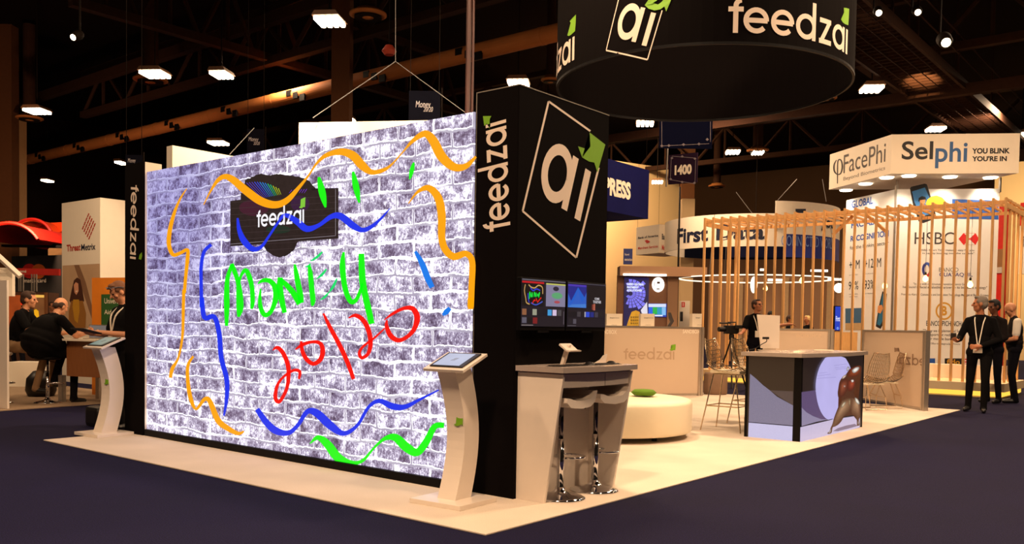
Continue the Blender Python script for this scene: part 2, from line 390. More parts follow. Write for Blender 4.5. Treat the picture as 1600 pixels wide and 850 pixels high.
# ------------------------------------------------------------------ video wall
def led_material():
    m = bpy.data.materials.new('video_wall_picture'); m.use_nodes = True; nt = m.node_tree; N = nt.nodes.new; K = nt.links.new
    p = nt.nodes['Principled BSDF']; p.inputs['Base Color'].default_value = (.01, .01, .01, 1); p.inputs['Roughness'].default_value = .5
    tc = N('ShaderNodeTexCoord'); sep = N('ShaderNodeSeparateXYZ'); K(tc.outputs['Object'], sep.inputs[0])
    cmb = N('ShaderNodeCombineXYZ'); K(sep.outputs['X'], cmb.inputs[0]); K(sep.outputs['Z'], cmb.inputs[1])
    def noise(sc, det=2, src=None, rough=.5):
        n = N('ShaderNodeTexNoise'); n.inputs['Scale'].default_value = sc; n.inputs['Detail'].default_value = det; n.inputs['Roughness'].default_value = rough
        K(src or cmb.outputs[0], n.inputs['Vector']); return n
    # wobble of the joints
    wob = noise(2.2, 3); wsub = N('ShaderNodeVectorMath'); wsub.operation = 'SUBTRACT'; wsub.inputs[1].default_value = (.5, .5, .5); K(wob.outputs['Color'], wsub.inputs[0])
    wsc = N('ShaderNodeVectorMath'); wsc.operation = 'SCALE'; wsc.inputs['Scale'].default_value = .10; K(wsub.outputs[0], wsc.inputs[0])
    wv = N('ShaderNodeVectorMath'); wv.operation = 'ADD'; K(cmb.outputs[0], wv.inputs[0]); K(wsc.outputs[0], wv.inputs[1])
    wob2 = noise(26, 2); s2 = N('ShaderNodeVectorMath'); s2.operation = 'SUBTRACT'; s2.inputs[1].default_value = (.5, .5, .5); K(wob2.outputs['Color'], s2.inputs[0])
    s3 = N('ShaderNodeVectorMath'); s3.operation = 'SCALE'; s3.inputs['Scale'].default_value = .026; K(s2.outputs[0], s3.inputs[0])
    wv2 = N('ShaderNodeVectorMath'); wv2.operation = 'ADD'; K(wv.outputs[0], wv2.inputs[0]); K(s3.outputs[0], wv2.inputs[1])
    def brick(src, ms, off=(0, 0, 0), smooth=.1):
        mp = N('ShaderNodeMapping'); mp.inputs['Location'].default_value = off; K(src, mp.inputs[0])
        b = N('ShaderNodeTexBrick'); b.inputs['Scale'].default_value = 1; b.inputs['Brick Width'].default_value = .43; b.inputs['Row Height'].default_value = .1435
        b.inputs['Mortar Size'].default_value = ms; b.inputs['Mortar Smooth'].default_value = smooth
        b.inputs['Color1'].default_value = (0, 0, 0, 1); b.inputs['Color2'].default_value = (1, 1, 1, 1); b.inputs['Mortar'].default_value = (.5, .5, .5, 1)
        b.offset = .5; K(mp.outputs[0], b.inputs['Vector']); return b
    b1 = brick(wv2.outputs[0], .0155, (0, 0, 0), .3); b2 = brick(wv2.outputs[0], .0095, (0, .006, 0), .05)
    # speckled face of the bricks
    mpn = N('ShaderNodeMapping'); mpn.inputs['Scale'].default_value = (1.5, 1, 1); K(cmb.outputs[0], mpn.inputs[0])
    n1 = noise(30, 8, mpn.outputs[0], .85); n2 = noise(6.5, 4, None, .6); n3 = noise(90, 3)
    add = N('ShaderNodeMath'); add.operation = 'MULTIPLY_ADD'; K(n1.outputs['Fac'], add.inputs[0]); add.inputs[1].default_value = 2.6
    ad2 = N('ShaderNodeMath'); ad2.operation = 'MULTIPLY_ADD'; K(n2.outputs['Fac'], ad2.inputs[0]); ad2.inputs[1].default_value = 1.6; ad2.inputs[2].default_value = -1.46
    K(ad2.outputs[0], add.inputs[2])
    ad3 = N('ShaderNodeMath'); ad3.operation = 'MULTIPLY_ADD'; K(b1.outputs['Color'], ad3.inputs[0]); ad3.inputs[1].default_value = -.18; K(add.outputs[0], ad3.inputs[2])
    rp = N('ShaderNodeValToRGB'); e = rp.color_ramp.elements
    e[0].position = .12; e[0].color = lin((76, 58, 82))+(1,); e[1].position = .86; e[1].color = lin((250, 244, 255))+(1,)
    for pos, c in ((.34, (118, 100, 130)), (.5, (160, 146, 176)), (.64, (204, 194, 220))):
        q = e.new(pos); q.color = lin(c)+(1,)
    K(ad3.outputs[0], rp.inputs[0])
    mx = N('ShaderNodeMix'); mx.data_type = 'RGBA'; K(b1.outputs['Fac'], mx.inputs[0]); K(rp.outputs[0], mx.inputs[6]); mx.inputs[7].default_value = lin((252, 248, 255))+(1,)
    # inner grey of the joints, stronger in places
    msk = N('ShaderNodeMath'); msk.operation = 'MULTIPLY'; K(b2.outputs['Fac'], msk.inputs[0])
    gm = N('ShaderNodeValToRGB'); gm.color_ramp.elements[0].position = .36; gm.color_ramp.elements[1].position = .5; g_n = noise(1.7, 1); K(g_n.outputs['Fac'], gm.inputs[0]); K(gm.outputs[0], msk.inputs[1])
    mx2 = N('ShaderNodeMix'); mx2.data_type = 'RGBA'; K(msk.outputs[0], mx2.inputs[0]); K(mx.outputs[2], mx2.inputs[6]); mx2.inputs[7].default_value = lin((178, 168, 190))+(1,)
    # blue cast at the upper left of the picture
    dist = N('ShaderNodeVectorMath'); dist.operation = 'DISTANCE'; K(cmb.outputs[0], dist.inputs[0]); dist.inputs[1].default_value = (.5, 2.5, 0)
    dr = N('ShaderNodeMapRange'); K(dist.outputs['Value'], dr.inputs[0]); dr.inputs[1].default_value = .4; dr.inputs[2].default_value = 2.0; dr.inputs[3].default_value = .85; dr.inputs[4].default_value = 0.0
    tint = N('ShaderNodeMix'); tint.data_type = 'RGBA'; tint.blend_type = 'MULTIPLY'; K(dr.outputs[0], tint.inputs[0]); K(mx2.outputs[2], tint.inputs[6]); tint.inputs[7].default_value = (.50, .50, .86, 1)
    K(tint.outputs[2], p.inputs['Emission Color'])
    bw = N('ShaderNodeRGBToBW'); K(tint.outputs[2], bw.inputs[0]); st = N('ShaderNodeMapRange'); K(bw.outputs[0], st.inputs[0])
    st.inputs[1].default_value = .6; st.inputs[2].default_value = 1.0; st.inputs[3].default_value = 1.0; st.inputs[4].default_value = 2.0; K(st.outputs[0], p.inputs['Emission Strength'])
    return m
led = Board('video_wall', 'huge glowing video wall showing a painted-over white brick wall', 'screen', None, None, None, 0, 0, O=(-9.65, 5.24, .012), ex=(1, 0, 0), W=4.95, H=2.988)
obj('cabinet', B(0, 4.95, .02, .2, 0, 2.98), M_black, led.root)
obj('screen', B(0, 4.95, 0, .018, .073, 2.988), led_material(), led.root, label='glowing picture of a whitewashed brick wall')
obj('plinth', B(-.0, 4.95, -.03, .02, 0, .072), M_black, led.root, label='black strip under the picture')
def A(x, y, ww=None): return (220+x/2.6556, 160+y/2.6556)+((ww/2.6556,) if ww else ())
def Bz(x, y, ww=None): return (220+x/2.361, 440+y/2.361)+((ww/2.361,) if ww else ())
def Cz(x, y, ww=None): return (340+x/6.073, 380+y/6.073)+((ww/6.073,) if ww else ())
def Dz(x, y, ww=None): return (410+x/4.722, 460+y/4.722)+((ww/4.722,) if ww else ())
def Ez(x, y, ww=None): return (340+x/4.723, 240+y/4.723)+((ww/4.723,) if ww else ())
E_or = emi('screen_orange', (255, 166, 8), 1, .05); E_gr = emi('screen_green', (8, 248, 16), 1, .04)
E_bl = emi('screen_blue', (28, 52, 236), 1, .06); E_rd = emi('screen_red', (250, 16, 8), 1, .04)
E_lb = emi('screen_light_blue', (20, 124, 236), 1); E_wh = emi('screen_white', (252, 250, 255), 1.0); E_gr2 = emi('screen_teal_green', (20, 226, 110), 1)
E_dk = emi('screen_dark_bricks', (38, 27, 28), 1, .45, 14); E_dk2 = emi('screen_dark_joint', (62, 48, 50), 1)
# dark plate behind the wordmark with its blob and rays
blob = [(330, 150), (300, 155), (240, 180), (205, 200), (210, 260), (250, 330), (300, 380), (700, 300), (690, 220), (660, 190), (600, 172), (520, 160), (450, 150), (390, 162)]
bp = smooth_path([Ez(*q) for q in blob+blob[:1]], 4)
bp = [(x+random.uniform(-.8, .8), y+random.uniform(-.8, .8)) for x, y in bp]
led.flat('dark_blot', [led.px(*bp)], E_dk, .0015)
low = [Ez(*q) for q in [(320, 640), (345, 690), (385, 735), (450, 765), (520, 745), (570, 700), (598, 640)]]
lp = [(x+random.uniform(-.6, .6), y+random.uniform(-.6, .6)) for x, y in smooth_path(low, 6)]
led.flat('dark_blot', [led.px(*lp)], E_dk, .0015)
led.poly('dark_plate', [Ez(95, 350), Ez(172, 340), Ez(172, 290), Ez(300, 300), Ez(690, 258), Ez(700, 272), Ez(893, 254), Ez(893, 628), Ez(95, 683)], E_dk, .002)
for y0 in range(300, 680, 46):                                        # faint brick joints within the plate
    led.stroke('joint_line', [Ez(100, y0+60, 3), Ez(890, y0+12, 3)], E_dk2, .0023, 1)
led.stroke('plate_outline', [Ez(97, 668, 3), Ez(872, 606, 3)], emi('screen_grey', (150, 140, 150)), .0025, 1)
led.stroke('plate_outline', [Ez(872, 606, 3), Ez(872, 262, 3)], emi('screen_grey', (150, 140, 150)), .0025, 1)
for i in range(13):                                                   # coloured rays
    t = i/12; c = [(90, 60, 200), (60, 80, 255), (20, 150, 255), (20, 220, 150), (200, 220, 40)][min(4, int(t*5))]
    led.stroke('light_ray', [Ez(215+t*235, 215+t*45 - 25*math.sin(t*3), 5), Ez(330+t*140, 330-t*28, 2)], emi('ray_%d' % min(4, int(t*5)), c, .9), .003, 1)
for i in range(7):
    t = i/6
    led.stroke('light_ray', [Ez(660-t*110, 262+t*6, 5), Ez(640-t*110, 292, 2)], emi('ray_violet', (120, 50, 200), .9), .003, 1)
for k, (cx, cy, rx, ry, c) in enumerate(((270, 400, 110, 60, (64, 22, 42)), (610, 370, 70, 60, (52, 22, 58)), (450, 560, 90, 30, (24, 44, 34)))):
    led.flat('colour_glow', [led.px(*[Ez(cx+rx*math.cos(a*math.pi/12), cy+ry*math.sin(a*math.pi/12)) for a in range(24)])], emi('glow_%d' % k, c), .0022)
led.logo(Ez(288, 545), Ez(640, 510), Ez(288, 452), E_wh, emi('screen_leaf', (130, 200, 60)), .0035)
S = led.stroke
S('painted_stroke', [A(262, 425, 4), A(290, 370, 8), A(320, 325, 16), A(350, 308, 22), A(385, 322, 30), A(440, 368, 34), A(500, 410, 34), A(560, 425, 30), A(610, 405, 24), A(660, 350, 14), A(700, 300, 8), A(730, 255, 10), A(770, 220, 18), A(830, 205, 28), A(880, 220, 36), A(920, 262, 36), A(960, 290, 22), A(1010, 280, 16), A(1045, 255, 8), A(1090, 205, 6), A(1130, 160, 16), A(1180, 130, 28), A(1215, 160, 38), A(1250, 225, 40), A(1300, 268, 34), A(1350, 265, 24), A(1392, 225, 10)], E_or, label='long orange wavy line across the top')
S('painted_stroke', [A(192, 358, 4), A(165, 400, 8), A(140, 460, 14), A(122, 530, 18), A(118, 590, 18), A(135, 632, 16), A(165, 625, 14), A(195, 612, 14), A(195, 650, 16), A(188, 720, 14), A(182, 790, 14), Bz(160, 30, 12), Bz(158, 100, 12), Bz(155, 200, 10), Bz(140, 280, 8), Bz(118, 320, 14), Bz(110, 355, 12)], E_or, label='orange line down the left side')
S('painted_stroke', [Bz(195, 275, 8), Bz(175, 310, 12), Bz(175, 370, 14), Bz(185, 430, 16), Bz(205, 470, 10), Bz(235, 435, 14), Bz(255, 440, 18), Bz(285, 510, 22), Bz(320, 540, 20), Bz(360, 560, 14), Bz(382, 552, 6)], E_or, label='orange squiggle at the lower left')
S('painted_stroke', [A(1112, 420, 4), A(1150, 372, 12), A(1195, 355, 26), A(1235, 395, 34), A(1250, 470, 34), A(1250, 560, 30), A(1265, 610, 30), A(1300, 640, 30), A(1350, 628, 26), A(1376, 660, 26), A(1374, 760, 26), A(1370, 850, 26), Bz(1218, 60, 22), Bz(1218, 102, 20)], E_or, label='orange line down the right side')
S('painted_stroke', [A(403, 480, 8), A(410, 530, 18), A(430, 575, 26), A(465, 608, 22), A(500, 600, 14), A(530, 560, 10), A(570, 500, 10), A(600, 468, 16), A(650, 495, 26), A(690, 525, 26), A(740, 510, 16), A(790, 475, 20), A(830, 472, 28), A(880, 510, 28), A(920, 530, 20), A(960, 515, 16), A(1000, 480, 10), A(1035, 440, 3)], E_bl, label='blue wave across the dark plate')
S('painted_stroke', [A(294, 590, 14), A(264, 620, 14), A(252, 680, 14), A(252, 760, 14), A(254, 850, 16), Bz(226, 60, 16), Bz(236, 132, 18), Bz(272, 130, 18), Bz(290, 190, 18), Bz(298, 280, 18), Bz(318, 360, 18), Bz(318, 430, 14), Bz(308, 495, 6)], E_bl, label='blue line down the left side')
S('painted_stroke', [Bz(430, 470, 18), Bz(465, 520, 24), Bz(500, 550, 26), Bz(545, 558, 18), Bz(580, 530, 14), Bz(615, 480, 18), Bz(650, 485, 28), Bz(700, 530, 30), Bz(750, 560, 18), Bz(800, 530, 12), Bz(840, 465, 12), Bz(880, 440, 16), Bz(930, 460, 24), Bz(975, 462, 18), Bz(1030, 435, 10), Bz(1100, 400, 5)], E_bl, label='blue wave along the bottom')
S('painted_stroke', [Bz(625, 598, 3), Bz(655, 575, 18), Bz(690, 600, 30), Bz(730, 650, 32), Bz(780, 668, 16), Bz(820, 660, 12), Bz(860, 615, 8), Bz(900, 580, 14), Bz(940, 575, 28), Bz(980, 610, 34), Bz(1020, 630, 28), Bz(1055, 590, 26), Bz(1085, 535, 22), Bz(1120, 530, 20)], E_gr, label='green wave at the bottom right')
for a, b, ww in ((A(740, 310), A(768, 436), 11), (A(882, 288), A(908, 417), 10), (A(1134, 250), A(1117, 320), 7)):
    S('painted_stroke', [(a[0]+(b[0]-a[0])*t, a[1]+(b[1]-a[1])*t, max(.3, ww*math.sin(math.pi*(.12+.8*t)))) for t in (0, .2, .4, .6, .8, 1)], E_gr, k=3, label='green dash')
S('painted_stroke', [A(1140, 618, 12), A(1168, 668, 24), A(1190, 725, 26), A(1210, 768, 22)], E_lb, label='light blue bar')
S('painted_stroke', [Bz(1115, 124, 8), Bz(1128, 112, 20), Bz(1142, 98, 14)], E_lb, label='light blue dot')
# handwritten word and date
S('painted_letter', [Cz(88, 785, 30), Cz(90, 600, 52), Cz(90, 450, 50), Cz(100, 320, 40), Cz(142, 200, 34)], E_gr, k=4, label='green painted letter stroke')
S('painted_letter', [Cz(138, 195, 34), Cz(165, 270, 44), Cz(200, 380, 44), Cz(212, 500, 64), Cz(215, 620, 66), Cz(200, 700, 24)], E_gr, k=4)
S('painted_letter', [Cz(205, 390, 20), Cz(225, 310, 26), Cz(268, 255, 40), Cz(305, 320, 48), Cz(330, 430, 44), Cz(335, 560, 42), Cz(325, 625, 26)], E_gr, k=4)
S('painted_letter', [Cz(385, 385, 10), Cz(430, 355, 36), Cz(490, 355, 44), Cz(540, 400, 52), Cz(560, 480, 60), Cz(540, 580, 46), Cz(500, 660, 40), Cz(450, 680, 46), Cz(415, 620, 44), Cz(404, 530, 34), Cz(412, 430, 12)], E_gr, k=4)
S('painted_letter', [Cz(598, 325, 50), Cz(595, 430, 60), Cz(612, 540, 56), Cz(640, 660, 44)], E_gr, k=4)
S('painted_letter', [Cz(595, 345, 44), Cz(660, 400, 50), Cz(720, 470, 56), Cz(785, 575, 60)], E_gr, k=4)
S('painted_letter', [Cz(735, 200, 20), Cz(750, 290, 46), Cz(770, 400, 54), Cz(790, 500, 56), Cz(795, 565, 50)], E_gr, k=4)
S('painted_letter', [Cz(870, 205, 26), Cz(885, 300, 48), Cz(895, 420, 50), Cz(908, 540, 50), Cz(900, 595, 22)], E_gr, k=4)
for a, b, ww in (((835, 225), (885, 195), 16), ((882, 172), (998, 82), 24), ((940, 342), (1036, 245), 24), ((975, 540), (1055, 470), 22), ((1055, 475), (1136, 335), 26)):
    S('painted_letter', [Cz(*a, 6), Cz((a[0]+b[0])/2+5, (a[1]+b[1])/2+6, ww), Cz(*b, 14)], E_gr2, k=4)
S('painted_letter', [Cz(1200, 85, 22), Cz(1188, 200, 54), Cz(1200, 350, 52), Cz(1225, 470, 50), Cz(1270, 555, 48), Cz(1320, 535, 38), Cz(1358, 450, 32), Cz(1378, 380, 20)], E_gr, k=4)
S('painted_letter', [Cz(1368, 100, 54), Cz(1372, 240, 60), Cz(1380, 370, 64), Cz(1405, 500, 60), Cz(1440, 650, 60), Cz(1465, 765, 56)], E_gr, k=4)
S('painted_letter', [Dz(78, 412, 6), Dz(110, 392, 26), Dz(150, 425, 32), Dz(188, 510, 34), Dz(196, 600, 30), Dz(180, 700, 26), Dz(130, 790, 26), Dz(100, 770, 30), Dz(104, 700, 26), Dz(130, 640, 20), Dz(180, 590, 18), Dz(235, 560, 22), Dz(278, 570, 26), Dz(272, 625, 16)], E_rd, k=4, label='red painted numeral')
S('painted_letter', [Dz(245, 408, 8), Dz(300, 370, 26), Dz(370, 350, 22), Dz(430, 362, 30), Dz(448, 420, 36), Dz(430, 480, 34), Dz(380, 512, 30), Dz(330, 480, 32), Dz(298, 420, 30), Dz(288, 345, 18)], E_rd, k=4)
S('painted_letter', [Dz(452, 140, 14), Dz(500, 240, 30), Dz(570, 370, 34), Dz(630, 500, 34), Dz(675, 625, 28)], E_rd, k=4)
S('painted_letter', [Dz(638, 175, 8), Dz(690, 155, 28), Dz(750, 195, 36), Dz(790, 280, 36), Dz(800, 370, 34), Dz(780, 440, 26), Dz(735, 468, 26), Dz(718, 430, 24), Dz(750, 380, 18), Dz(830, 320, 16), Dz(905, 250, 10)], E_rd, k=4)
S('painted_letter', [Dz(900, 190, 6), Dz(960, 145, 20), Dz(1040, 105, 26), Dz(1110, 105, 38), Dz(1145, 170, 44), Dz(1120, 260, 34), Dz(1060, 320, 28), Dz(1000, 338, 34), Dz(945, 300, 38), Dz(918, 230, 28), Dz(922, 190, 12)], E_rd, k=4)

# ------------------------------------------------------------------ end columns of the wall
pl = Board('end_column', 'tall narrow black column at the left end of the glowing brick screen', 'column', None, None, None, 0, 0, O=(-10.07, 5.2, .012), ex=(1, 0, 0), W=.415, H=3.1)
obj('front_panel', B(0, .415, 0, .02, 0, 3.1), M_fabric, pl.root)
obj('side_panel', B(.395, .415, .02, .22, 0, 3.1), M_offwhite, pl.root, label='beige inner side')
obj('core', B(0, .395, .02, .22, 0, 3.1), M_black, pl.root)
pl.logo((205, 288), (203.5, 404), (214, 288.5), M_letter, None)
pl.poly('leaf_arrow', [(222.5, 400), (221, 406), (217, 404.5), (218.5, 398), (222, 394)], M_leaf, .003)
tw = Board('end_column', 'broad black tower at the right end of the glowing brick screen, carrying two monitors', 'column', None, None, None, 0, 0, O=(-4.70, 5.27, .012), ex=(1, 0, 0), W=.42, H=3.135)
obj('front_panel', B(0, .42, 0, .012, 0, 3.135), M_fabric, tw.root)
obj('core', B(.002, .418, .012, 1.21, 0, 3.13), M_black, tw.root)
obj('side_panel', B(.418, .43, 0, 1.22, 0, 3.135), M_fabric, tw.root)
M_trimline = mat('pale_edge_trim', (128, 120, 110), .4)
obj('edge_trim', B(0, .43, -.004, .004, 3.135, 3.143), M_trimline, tw.root); obj('edge_trim', B(.426, .434, 0, 1.22, 3.135, 3.143), M_trimline, tw.root)
obj('edge_trim', B(-.004, .004, -.004, .004, 0, 3.143), M_trimline, tw.root)
tw.logo((798, 358), (791, 186), (766, 364), M_letter, None)
tw.poly('leaf_arrow', [(755, 181.5), (768, 181.3), (765.5, 187), (766.8, 196), (765.3, 201), (761, 193), (757, 197)], M_leaf, .003)
class Side(Surf):
    """right side of the tower: u along +Y, v up"""
    def __init__(s): s.root = tw.root
    def pos(s, u, v, e): return (.43+e, u, v)
    def loc(s, x, y):
        d = ray(x, y); t = (-4.27-CAM.x)/d.x; P = CAM+d*t; return (P.y-5.27, P.z-.012)
sd = Side()
sq = [(856.8, 158.5), (944.5, 224), (900, 402.5), (816.3, 329.8)]
for i in range(4):
    a, b = sq[i], sq[(i+1) % 4]
    if i == 0: b = (922, 205)
    if i == 1: a = (935, 262)
    sd.stroke('logo_frame', [(*a, 3), (*b, 3)], M_letter, .003, 1)
O_ = sd.loc(*sq[0]); U_ = tuple(np.subtract(sd.loc(922, 206), O_)/ .74); V_ = tuple(np.subtract(sd.loc(*sq[3]), O_))
def ai_paths(): return [[(.375+.2*math.cos(R_(a)), .535+.215*math.sin(R_(a))) for a in range(0, 361, 12)], [(.60, .30), (.60, .80)]]
sd.lines(O_, U_, V_, ai_paths(), .1, 'logo_letter', M_letter, .003)
sd.lines(O_, U_, V_, [[(.845, .34), (.845, .82)]], .105, 'logo_letter', M_letter, .003)
sd.poly('leaf_arrow', [(920.8, 207), (945.3, 226), (933, 269.4), (928, 254), (920, 252.5), (909, 246), (902.7, 228.7), (913, 232), (922, 229)], M_leaf, .0035)

# monitors on the tower
def monitor(y0, yb, label, content):
    t = Board('monitor', label, 'monitor', None, None, None, 0, 0, O=(-4.19, y0, 1.305), ex=(0, 1, 0), W=yb-y0, H=.40)
    W = yb-y0
    obj('housing', B(0, W, .005, .04, 0, .40, bev=.006), M_black, t.root)
    obj('wall_bracket', B(W/2-.1, W/2+.1, .04, .08, .1, .3), M_darkmetal, t.root)
    obj('screen', B(.012, W-.012, .0, .006, .03, .388), emi('monitor_glow', (26, 20, 30), 1), t.root, label='lit dark screen with thumbnails')
    obj('stand_stub', B(W/2-.07, W/2+.07, .0, .03, -.018, 0), M_black, t.root)
    def rect(n, a, b, c, e=.002):
        u0, u1 = .012+a[0]*(W-.024), .012+b[0]*(W-.024); v0, v1 = .03+(1-b[1])*.358, .03+(1-a[1])*.358
        return t.flat(n, [[(u0, v0), (u1, v0), (u1, v1), (u0, v1)]], emi('mon_%02x%02x%02x' % c, c, 1), e)
    content(t, rect, W); return t
def mon1(t, rect, W):
    rect('menu_bar', (0, 0), (1, .03), (90, 86, 96)); rect('title_bar', (0, .045), (.49, .085), (190, 20, 30)); rect('title_bar', (.54, .06), (1, .09), (190, 190, 90))
    rect('window', (0, .09), (.49, .56), (8, 4, 8)); rect('window', (.54, .09), (1, .56), (128, 122, 150))
    g = lambda x, y: (.012+x*(W-.024), .03+(1-y)*.358)
    def st(pts, c, wd=.005, k=4):
        p = smooth_path([(*g(x, y), wd) for x, y in pts], k); a, b = ribbon2d(p)
        t.flat('drawn_line', [(a[i], b[i], b[i+1], a[i+1]) for i in range(len(a)-1)], emi('mon_%02x%02x%02x' % c, c, 1), .003)
    st([(.07, .12), (.05, .25), (.08, .4), (.1, .5), (.17, .53)], (190, 150, 90)); st([(.14, .12), (.2, .17), (.28, .18), (.36, .12), (.45, .16), (.46, .3)], (190, 150, 90))
    st([(.13, .3), (.14, .42), (.16, .5)], (50, 60, 200)); st([(.18, .18), (.24, .24), (.32, .2), (.4, .23)], (50, 60, 200)); st([(.2, .5), (.3, .54), (.4, .5), (.46, .46)], (60, 80, 180))
    st([(.16, .42), (.17, .27), (.2, .38), (.22, .28), (.23, .38)], (10, 220, 60), .009); st([(.27, .37), (.27, .27), (.31, .37), (.31, .28)], (10, 220, 60), .009); st([(.34, .3), (.35, .35), (.39, .27), (.37, .38)], (10, 220, 60), .009)
    st([(.23, .52), (.27, .44), (.3, .46)], (220, 30, 20), .006); st([(.31, .4), (.35, .49)], (220, 30, 20), .006); st([(.36, .47), (.4, .41), (.43, .38)], (220, 30, 20), .006)
    for (x, y, rx, ry, c) in ((.77, .17, .07, .05, (40, 32, 50)), (.8, .32, .13, .07, (90, 160, 110)), (.8, .46, .07, .03, (170, 70, 80))):
        t.flat('drawn_patch', [[g(x+rx*math.cos(a*math.pi/8), y+ry*math.sin(a*math.pi/8)) for a in range(16)]], emi('mon_%02x%02x%02x' % c, c, 1), .003)
    for i, c in enumerate([(140, 90, 60), (20, 16, 30), (150, 150, 130), (20, 20, 30), (14, 14, 26), (60, 150, 210), (210, 190, 220), (70, 66, 70)]):
        rect('thumbnail', (.01+i*.115, .63), (.105+i*.115, .76), c)
    rect('thumbnail', (.01, .81), (.11, .93), (90, 86, 100)); rect('thumbnail', (.13, .81), (.23, .93), (12, 10, 14)); rect('thumbnail', (.25, .81), (.35, .94), (120, 26, 30))
    rect('status_line', (0, .965), (.26, .985), (120, 110, 110)); rect('scroll_line', (.965, .66), (.975, .95), (110, 100, 110))
def mon2(t, rect, W):
    rect('menu_bar', (0, 0), (1, .02), (70, 66, 76)); rect('title_bar', (.0, .04), (.47, .085), (70, 50, 170)); rect('window', (0, .085), (.47, .56), (30, 36, 130)); rect('window', (.53, .05), (1, .56), (20, 14, 20))
    g = lambda x, y: (.012+x*(W-.024), .03+(1-y)*.358)
    for pts, c in (([(0, .56), (0, .25), (.07, .4), (.13, .42), (.2, .3), (.25, .1), (.31, .35), (.37, .43), (.42, .32), (.47, .2), (.47, .56)], (40, 90, 190)), ([(0, .56), (0, .5), (.47, .47), (.47, .56)], (80, 130, 200))):
        t.flat('drawn_patch', [[g(*q) for q in pts]], emi('mon_%02x%02x%02x' % c, c, 1), .003)
    vs = None
    for s_, x0, x1, y0, y1 in (('COME', .69, .82, .36, .31), ('TOGETHER', .65, .87, .44, .38)):
        vs, fs = text_geo(s_, .03); X0 = min(v[0] for v in vs); X1 = max(v[0] for v in vs); Y1 = max(v[1] for v in vs)
        bm = bmesh.new(); q0 = g(x0, y0); q1 = g(x1, y1)
        V = [bm.verts.new(t.pos(q0[0]+(x-X0)/(X1-X0)*(q1[0]-q0[0]), q0[1]+y/Y1*(q1[1]-q0[1]), .003)) for x, y in vs]
        for f in fs: bm.faces.new([V[i] for i in f])
        obj('lettering', bm, emi('mon_text', (200, 195, 200), 1), t.root)
    rect('drawn_patch', (.62, .47), (.66, .6), (120, 50, 40), .003); rect('drawn_patch', (.66, .46), (.71, .61), (170, 90, 70), .003)
    for i, c in enumerate([(18, 14, 22), (14, 12, 20), (60, 54, 60), (30, 24, 30), (40, 70, 200), (30, 40, 120), (60, 54, 66), (30, 26, 30)]):
        rect('thumbnail', (.01+i*.115, .65), (.105+i*.115, .77), c)
    rect('thumbnail', (.43, .65), (.46, .77), (170, 168, 180), .003); rect('thumbnail', (.02, .82), (.1, .93), (30, 26, 34)); rect('thumbnail', (.14, .82), (.22, .93), (80, 74, 84)); rect('status_line', (0, .965), (.22, .98), (90, 84, 90))
monitor(5.222, 5.80, 'left of the two wall monitors on the black tower, its screen showing the drawing', mon1)
monitor(5.812, 6.385, 'right of the two wall monitors on the black tower, with blue curves on screen', mon2)

# ------------------------------------------------------------------ counter below the monitors
ct = thing('demo_counter', 'white counter with slanted ends and grey top in front of the black tower', 'counter', (-4.267, 5.30, .012))
def end_panel(y0, y1): return prism([(0, 0), (.27, 0), (.43, .975), (0, .975)], y0, y1, 'y')
obj('end_panel', end_panel(0, .022), M_white, ct); obj('end_panel', end_panel(.94, .962), M_white, ct)
obj('back_panel', B(.0, .02, .022, .94, 0, .975), M_white, ct)
def bow(x0, x1, bulge, y0, y1, n=14): return [(x0, y0)]+[(x1+bulge*math.sin(math.pi*i/n), y0+(y1-y0)*i/n) for i in range(n+1)]+[(x0, y1)]
obj('apron', prism([(x, y) for x, y in bow(.36, .40, .03, .022, .94)], .87, .972, 'z'), M_white, ct)
obj('apron_joint', B(.405, .432, .55, .553, .872, .97), M_greyink, ct)
M_top = mat('grey_satin_worktop', (196, 180, 170), .25, .35, var=.04)
obj('worktop', prism(bow(0.0, .45, .05, -.03, 1.0), .985, 1.025, 'z'), M_top, ct, label='grey metallic worktop with a bowed front')
obj('shadow_gap', prism(bow(0.02, .41, .03, .0, .955), .972, .986, 'z'), mat('mauve_gap', (120, 92, 96), .5), ct)
M_rub = mat('black_plastic', (22, 18, 17), .45, var=.2)
def keyboard(x, y, rz, label):
    t = thing('keyboard', label, 'keyboard', (x, y, 1.026), rz, None)
    obj('case', B(-.065, .065, -.2, .2, 0, .014, bev=.004), M_rub, t)
    k = bmesh.new()
    for i in range(5):
        for j in range(15): box(k, -.055+i*.022, -.037+i*.022, -.19+j*.0255, -.17+j*.0255, .0135, .02)
    obj('keys', k, mat('key_plastic', (40, 34, 32), .5), t, kind='stuff')
def mouse(x, y, label):
    t = thing('computer_mouse', label, 'mouse', (x, y, 1.028), -.2)
    bm = bmesh.new(); bmesh.ops.create_uvsphere(bm, u_segments=16, v_segments=10, radius=1)
    for v in bm.verts: v.co = Vector((v.co.x*.055, v.co.y*.035, max(0, v.co.z)*.036))
    obj('shell', bm, M_rub, t, smooth=True); obj('mouse_mat', B(-.1, .1, -.09, .09, -.0025, 0), M_rub, t)
keyboard(-3.98, 5.55, .05, 'black keyboard at the left end of the white counter'); keyboard(-3.98, 6.02, .03, 'black keyboard at the right of the white counter')
mouse(-3.97, 5.83, 'black mouse between the two keyboards on the counter'); mouse(-3.99, 6.27-.1, 'black mouse at the right end of the white counter')
